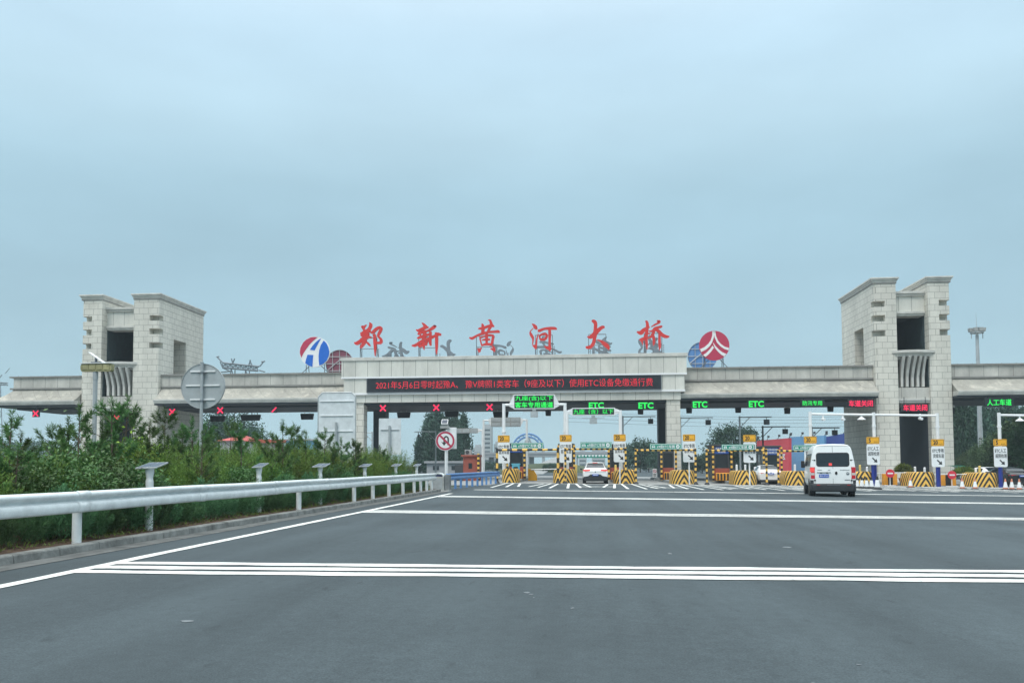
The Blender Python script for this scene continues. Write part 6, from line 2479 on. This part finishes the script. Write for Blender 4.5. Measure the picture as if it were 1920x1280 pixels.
za, zb = Z_(834, 803, Y), Z_(834, 799, Y)
mb.box(xa, xb, Y - .12, Y + .2, za, zb)
mb.box(xa + .06, xb - .05, Y - .08, Y + .1, zb, zb + .12)
mb.build('lamp_head', 'greyled', r_, bevel=.01)
mb = MB()
zc, zd = zb + .121, zb + .37
mb.add([(xa + .06, Y - .15, zc), (xb - .05, Y - .15, zc), (xb - .05, Y + .05, zd), (xa + .06, Y + .05, zd), (xa + .06, Y - .10, zc - .02), (xb - .05, Y - .10, zc - .02), (xb - .05, Y + .09, zd - .02), (xa + .06, Y + .09, zd - .02)],
       [(0, 1, 2, 3), (7, 6, 5, 4), (0, 4, 5, 1), (1, 5, 6, 2), (2, 6, 7, 3), (3, 7, 4, 0)])
sp_ = mb.build('solar_panel', 'white', r_)
mb = MB()
f = lambda u, v: (xa + .06 + (xb - xa - .11) * u, Y - .15 + .2 * v - .004, zc + (zd - zc) * v + .002)
mb.add([f(.08, .1), f(.92, .1), f(.92, .9), f(.08, .9)], [(0, 1, 2, 3)])
mb.build('cells', 'solar', sp_, fix=False)

# steel litter box at the end of the rail
Y = 43.0
x0, x1 = X_(808.5, Y, 905), X_(844, Y, 905)
xs_ = X_(834, Y, 905)
zb, zt = -.02, Z_(826, 893, Y)
r_ = thing('litter_box', 'battered grey steel litter box with an arched hood at the end of the guardrail', 'litter box', ((x0 + x1) / 2, Y, 0))
mb = MB()
mb.box(x0, xs_, Y - .30, Y + .30, zb, zt)
mb.box(x0 - .02, x1 + .01, Y - .33, Y + .36, zb, zb + .07)
mb.build('body', 'binsteel', r_, bevel=.015)
mb = MB()
mb.box(xs_ + .012, x1, Y - .22, Y + .34, zb + .072, zt + .10)
mb.build('box_side', 'galvdark', r_, bevel=.015)  # right side of the box, coloured darker than its front
mb = MB()
mb.box(x0 + .07, xs_ - .07, Y - .312, Y - .301, zb + .14, zt - .10)
mb.build('front_panel', 'galv', r_, bevel=.006)
mb = MB()
cxm, hw = (x0 + xs_) / 2, (xs_ - x0) / 2
arch = [(cxm - hw * math.cos(t_), zt + .20 * math.sin(t_)) for t_ in np.linspace(0, math.pi, 13)]
inn = [(cxm - (hw - .05) * math.cos(t_), zt + .15 * math.sin(t_)) for t_ in np.linspace(0, math.pi, 13)]
vs = []
mb.loft([[(a[0], Y - .29, a[1]), (a[0], Y + .29, a[1]), (b[0], Y + .29, b[1] + .002), (b[0], Y - .29, b[1] + .002)] for a, b in zip(arch, inn)])
mb.build('hood', 'rail', r_)
mb = MB()
mb.box(x0 + .06, xs_ - .05, Y - .15, Y + .27, zt + .001, zt + .09)
mb.build('bag', 'navy', r_, bevel=.04)

# ================================================================== FAR THINGS
# billboards on the right
def hoard(label, pxa, pya0, pya1, Ya, pxb, pyb0, pyb1, Yb, m, text=None):
    a0, a1, b0, b1 = at(pxa, pya0, Ya), at(pxa, pya1, Ya), at(pxb, pyb0, Yb), at(pxb, pyb1, Yb)
    r_ = thing('hoarding', label, 'hoarding', (float((a1[0] + b1[0]) / 2), (Ya + Yb) / 2, float(min(a1[2], b1[2]))))
    d = Vector((b0[0] - a0[0], Yb - Ya, 0)).normalized()
    nrm = Vector((-d.y, d.x, 0)) * .35
    if nrm.y < 0:
        nrm = -nrm
    mb = MB()
    P = [a1, b1, b0, a0]
    mb.add([tuple(map(float, p)) for p in P] + [(float(p[0]) + nrm.x, float(p[1]) + nrm.y, float(p[2])) for p in P],
           [(0, 1, 2, 3), (7, 6, 5, 4), (0, 4, 5, 1), (1, 5, 6, 2), (2, 6, 7, 3), (3, 7, 4, 0)])
    bd_ = mb.build('panel', m, r_)
    if text:
        mb = MB()
        vs, fs = text_geo(text, .03)
        A = np.array(vs)
        lo, hi = A.min(0), A.max(0)
        U = (A - lo) / (hi - lo)
        out_ = []
        for u, v in U:
            uu, vv = .12 + .78 * u, .52 + .14 * v
            lo_ = np.array(a1) * (1 - uu) + np.array(b1) * uu
            hi_ = np.array(a0) * (1 - uu) + np.array(b0) * uu
            p = lo_ * (1 - vv) + hi_ * vv
            out_.append((p[0] - nrm.x * .05, p[1] - nrm.y * .05, p[2]))
        mb.add(out_, fs)
        mb.build('lettering', 'emwhite', bd_, fix=False)
    for k in range(4):
        mb = MB()
        q = k / 3
        x, y = a0[0] * (1 - q) + b0[0] * q, Ya * (1 - q) + Yb * q
        z = a0[2] * (1 - q) + b0[2] * q
        mb.box(x - .12, x + .12, y - 1.0, y - .8, z + .25, z + .5)
        mb.bar((x, y, z), (x, y - .9, z + .3), .06)
        mb.build('floodlight', 'boothdark', r_)
hoard('red hoarding with white characters behind the blue-signed booths', 1419, 826, 905, 112, 1479, 821, 905, 104, 'hoardred', '全域旅游示范区')
hoard('pale blue hoarding between the red one and the van', 1480, 819, 905, 110, 1546, 816, 905, 106, 'hoardsky')
hoard('dark blue hoarding beside the right tower', 1546, 819, 905, 108, 1600, 809, 905, 100, 'hoardblue')
# blue steel arch far down the road
Y = 290
c = at(990, 842, Y)
c = (float(c[0]), float(c[2]))
ro = 29 / FPX * Y
r_ = thing('steel_arch', 'blue-grey semicircular steel arch far down the road', 'arch', (c[0], Y, -1))
mb = MB()
for q in (1.0, .80):
    pts = [(c[0] + ro * q * math.cos(t_), Y, c[1] + ro * q * math.sin(t_)) for t_ in np.linspace(-.12, math.pi + .12, 22)]
    mb.tube(pts, .34, n=6)
for t_ in np.linspace(.1, math.pi - .1, 11):
    mb.bar((c[0] + ro * .8 * math.cos(t_), Y, c[1] + ro * .8 * math.sin(t_)), (c[0] + ro * math.cos(t_ + .1), Y, c[1] + ro * math.sin(t_ + .1)), .22)
mb.build('ring', 'bluepaint', r_)
mb = MB()
for s_ in (-.12, .12):
    mb.tube([(c[0] + s_ * ro * .3, Y, c[1] + ro * .8), (c[0] + s_ * ro * 2.2, Y, c[1] + ro * .25), (c[0] + s_ * ro * 5, Y, c[1] - ro * .3)], .3, n=6)
for s_ in (-1, 1):
    mb.cyl((c[0] + s_ * ro, Y, c[1]), (c[0] + s_ * ro, Y, -1), .5, n=8)
mb.cyl((c[0], Y, c[1] + ro * .8), (c[0], Y, -1), .45, n=8)
mb.build('legs', 'galv', r_)
# viaduct and a sign gantry down the road
Y = 240
xa, xb = X_(880, Y), X_(1190, Y)
za, zb = Z_(1040, 850, Y), Z_(1040, 856, Y)
r_ = thing('viaduct', 'grey road viaduct crossing far behind the toll booths', 'bridge', ((xa + xb) / 2, Y, -1))
mb = MB()
mb.box(xa, xb, Y, Y + 9, zb, za)
mb.box(xa, xb, Y - .2, Y - .002, za - .1, za + .5)
mb.build('deck', 'farwall', r_)
for k in range(4):
    x = xa + (xb - xa) * (k + .5) / 4
    mb = MB()
    mb.box(x - .6, x + .6, Y + 3, Y + 6, -1.5, zb)
    mb.build('pier', 'farwall', r_)
Y = 190
xa, xb = X_(1082, Y), X_(1148, Y)
r_ = thing('sign_gantry', 'green direction board on a gantry seen over the white coupe SUV', 'sign gantry', ((xa + xb) / 2, Y, -1))
mb = MB()
mb.box(xa, xb, Y - .1, Y + .1, Z_(1115, 858, Y), Z_(1115, 852.5, Y))
b_ = mb.build('board', 'ygreen', r_)
mb = MB()
for k in range(10):
    x = xa + (xb - xa) * (k + .7) / 10.5
    mb.box(x - .22, x + .22, Y - .13, Y - .101, Z_(1115, 852, Y) - .45, Z_(1115, 852, Y) - .10)
mb.build('marks', 'emwhite', b_)
mb = MB()
for x in (xa, xb):
    mb.cyl((x, Y + .3, -1), (x, Y + .3, Z_(1115, 851, Y)), .2, n=8)
mb.bar((xa, Y + .3, Z_(1115, 853, Y)), (xb, Y + .3, Z_(1115, 853, Y)), .2)
mb.build('frame', 'galv', r_)
# grassy mound and ramp beyond the first lane
Y = 150
c0 = X_(1024, Y)
mb = MB()
mb.lathe([(14, -1.0), (11, .4), (7, 1.4), (3, 1.9), (.005, 2.0)], (c0, Y + 12, -.3), n=28)
struct(mb, 'hill', 'terrain', smooth=True)
mb = MB()
P_ = [(X_(985, 120), 120, -.1), (X_(1004, 150), 150, .3), (X_(1030, 180), 180, 1.6), (X_(1062, 215), 215, 3.6)]
vs = []
for x, y, z in P_:
    vs += [(x - 2.2, y, z), (x + 2.2, y, z), (x + 2.2, y, z - .9), (x - 2.2, y, z - .9)]
mb.loft([vs[4 * i:4 * i + 4] for i in range(4)])
struct(mb, 'ramp_road', 'concrete')
# hazy high-rises
for i, (p0_, p1_, py, Y, lb) in enumerate(((905, 921, 800, 620, 'hazy tall tower block left of the first lane sign'), (926, 946, 832, 640, 'lower hazy tower block beside the first lane sign'), (888, 902, 838, 660, 'low hazy tower block above the exit booth'),
                                          (1085, 1100, 846, 700, 'hazy distant block left of the green direction board'), (1110, 1135, 843, 720, 'hazy distant block above the green direction board'))):
    x0, x1, z = X_(p0_, Y), X_(p1_, Y), Z_(p0_, py, Y)
    r_ = thing('tower_block', lb, 'building', ((x0 + x1) / 2, Y, -1))
    mb = MB()
    mb.box(x0, x1, Y, Y + 12, -1, z)
    mb.box(x0 + 1, x1 - 1, Y + 2, Y + 8, z, z + 2)
    w_ = mb.build('wall', 'farwall', r_)
    mb = MB()
    nf = int(z / 3.2)
    for k in range(nf):
        mb.box(x0 + .8, x1 - .8, Y - .05, Y - .01, .8 + 3.2 * k, 2.2 + 3.2 * k)
    mb.build('window', 'glass', r_)
# red-roofed house and low blue sheds behind the hedge
def house(label, p0_, p1_, py_e, py_r, Y, wall, roof, flat=False, d=9):
    x0, x1, ze, zr = X_(p0_, Y), X_(p1_, Y), Z_(p0_, py_e, Y), Z_(p0_, py_r, Y)
    r_ = thing('house', label, 'house', ((x0 + x1) / 2, Y, -.2))
    mb = MB()
    mb.box(x0, x1, Y, Y + d, -.3, ze)
    w_ = mb.build('wall', wall, r_)
    mb = MB()
    o = .35
    if flat:
        mb.box(x0 - o, x1 + o, Y - o, Y + d + o, ze + .002, zr)
    else:
        ym = Y + d / 2
        mb.add([(x0 - o, Y - o, ze), (x1 + o, Y - o, ze), (x1 + o, Y + d + o, ze), (x0 - o, Y + d + o, ze), (x0 + 1.2, ym, zr), (x1 - 1.2, ym, zr)], [(0, 1, 5, 4), (2, 3, 4, 5), (1, 2, 5), (3, 0, 4), (3, 2, 1, 0)])
    mb.build('roof', roof, r_)
    n = max(2, int((x1 - x0) / 2.4))
    for k in range(n):
        x = x0 + (x1 - x0) * (k + .5) / n
        mb = MB()
        mb.box(x - .5, x + .5, Y - .04, Y - .01, ze * .35, ze * .75)
        mb.build('window', 'glass', r_)
house('small house with a bright red roof behind the hedge below the round sign', 412, 447, 826, 813, 105, 'farwall', 'roofred')
house('low wall with a red tiled top behind the hedge', 447, 520, 830, 824, 112, 'farwall', 'roofred', True, 2)
house('low blue shed behind the hedge left of the tall sign back', 535, 597, 826, 823, 118, 'hoardsky', 'farwall', True)
house('long low white building behind the no U-turn sign', 800, 870, 868, 864, 135, 'farwall', 'farwall', True)
# pylons
def lattice(mb, a, b, w0, w1, n, r):
    a, b = Vector(a), Vector(b)
    d = (b - a)
    sx = Vector((1, 0, 0)) if abs(d.normalized().x) < .8 else Vector((0, 0, 1))
    for k in range(n):
        t0, t1 = k / n, (k + 1) / n
        p, q = a + d * t0, a + d * t1
        u0, u1 = w0 + (w1 - w0) * t0, w0 + (w1 - w0) * t1
        mb.bar(p + sx * u0, q + sx * u1, r)
        mb.bar(p - sx * u0, q - sx * u1, r)
        mb.bar(p + sx * u0 * (1 if k % 2 else -1), q + sx * u1 * (-1 if k % 2 else 1), r * .8)
        mb.bar(p + sx * u0, p - sx * u0, r * .7)
def pylon(label, Y, pts, px_beam, legs=True, r=.24):
    (l0, l1), (r0, r1) = px_beam
    P = lambda q: Vector(tuple(map(float, at(q[0], q[1], Y))))
    a, b = P(l0), P(r0)
    a2, b2 = P(l1), P(r1)
    xm = (a + b) / 2
    r_ = thing('pylon', label, 'pylon', (xm.x, Y, -1))
    mb = MB()
    mb.bar(a, b, r * 1.4)
    mb.bar(a2, b2, r * 1.4)
    n = 14
    for k in range(n):
        u0, u1 = k / n, (k + 1) / n
        p, q = a.lerp(b, u0), a2.lerp(b2, u1)
        p2, q2 = a2.lerp(b2, u0), a.lerp(b, u1)
        mb.bar(p, q, r * .8) if k % 2 else mb.bar(p2, q2, r * .8)
        mb.bar(p, p2, r * .7)
    mb.build('crossarm', 'letterback', r_)
    mb = MB()
    for h0, h1 in pts:
        mb.bar(P(h0), P(h1), r)
    mb.build('horns', 'letterback', r_)
    mb = MB()
    for u in (.3, .7):
        top = a2.lerp(b2, u)
        lattice(mb, top, (xm.x + (top.x - xm.x) * 1.5, Y, -1), .5, 1.6, 9, r)
    mb.build('legs', 'letterback', r_)
pylon('lattice power pylon whose crossarm shows above the left wing roof', 210, [((407, 669), (418, 680)), ((413, 678), (417, 688)), ((494, 678), (487, 687)), ((434, 672), (437, 682)), ((440, 672), (436, 682)), ((470, 675), (466, 685)), ((468, 675), (473, 686)), ((406, 669), (411, 668)), ((490, 678), (497, 677)), ((417, 689), (432, 696)), ((432, 696), (409, 698)), ((486, 694), (497, 697))],
      (((418, 680), (417, 689)), ((486, 687), (484, 695))))
pylon('distant lattice pylon at the far left edge', 300, [((4, 702), (0, 708)), ((-4, 712), (4, 702)), ((18, 690), (10, 700))], (((-40, 714), (-40, 720)), (((15, 718)), ((15, 722)))), r=.2)
# overhead wires under the right wing
for i, (ya, yb) in enumerate(((771, 768), (776, 773), (783, 779), (790, 786))):
    a, b = at(1060, ya, 170), at(1960, yb, 150)
    mb = MB()
    pts = []
    for k in range(13):
        u = k / 12
        p = a * (1 - u) + b * u
        pts.append((p[0], p[1], p[2] - 1.2 * math.sin(math.pi * u)))
    mb.tube(pts, .035, n=4)
    tag(mb.build('overhead_wire', 'steel'), 'thin overhead wire crossing behind the right half of the gate', 'wire', 'overhead wires behind the gate')

# yellow-and-cyan lane equipment near the first booth
Y = 67.5
x = X_(967, Y, 890)
g_ = gz(x, Y)
r_ = thing('ticket_machine', 'cyan ticket machine beside the first booth', 'machine', (x, Y, g_))
mb = MB()
mb.box(x - .30, x + .30, Y, Y + .5, g_ + .2, g_ + 1.35)
mb.box(x - .33, x + .33, Y - .02, Y + .52, g_ + 1.352, g_ + 1.45)
mb.build('cabinet', 'cyan', r_, bevel=.02)
mb = MB()
mb.box(x - .18, x + .18, Y - .03, Y - .001, g_ + .95, g_ + 1.2)
mb.build('display', 'glass', r_)
mb = MB()
mb.box(x - .35, x + .35, Y - .1, Y + .6, g_, g_ + .2)
mb.build('plinth', 'concrete', r_)
Y = 73
x = X_(998, Y, 893)
g_ = gz(x, Y)
r_ = thing('barrier_gate', 'yellow barrier gate with a thin lifting bar in the first lane', 'barrier gate', (x, Y, g_))
mb = MB()
mb.prism([(x - .35, g_), (x + .40, g_), (x + .40, g_ + .45), (x + .1, g_ + .95), (x - .35, g_ + 1.05)], 'y', Y - .2, Y + .25)
mb.build('cabinet', 'yellow', r_, bevel=.03)
mb = MB()
mb.bar((x - .1, Y - .22, g_ + .95), (x + 3.2, Y - .22, g_ + 1.0), .07)
mb.build('bar', 'white', r_)

# ================================================================== HAZE
hz = MB()
hz.box(-420, 420, -30, 900, -2.2, 40)
h_ = hz.build('haze', 'speck', loc=(0, 0, 0))
h_['kind'] = 'stuff'
hm_ = bpy.data.materials.new('haze_air')
hm_.use_nodes = True
ht = hm_.node_tree
ht.nodes.clear()
ho = ht.nodes.new('ShaderNodeOutputMaterial')
hv = ht.nodes.new('ShaderNodeVolumePrincipled')
hv.inputs['Color'].default_value = (0.80, 0.92, 1.0, 1)
hv.inputs['Density'].default_value = 0.00040
hv.inputs['Anisotropy'].default_value = 0.2
ht.links.new(hv.outputs[0], ho.inputs['Volume'])
h_.data.materials.clear()
h_.data.materials.append(hm_)
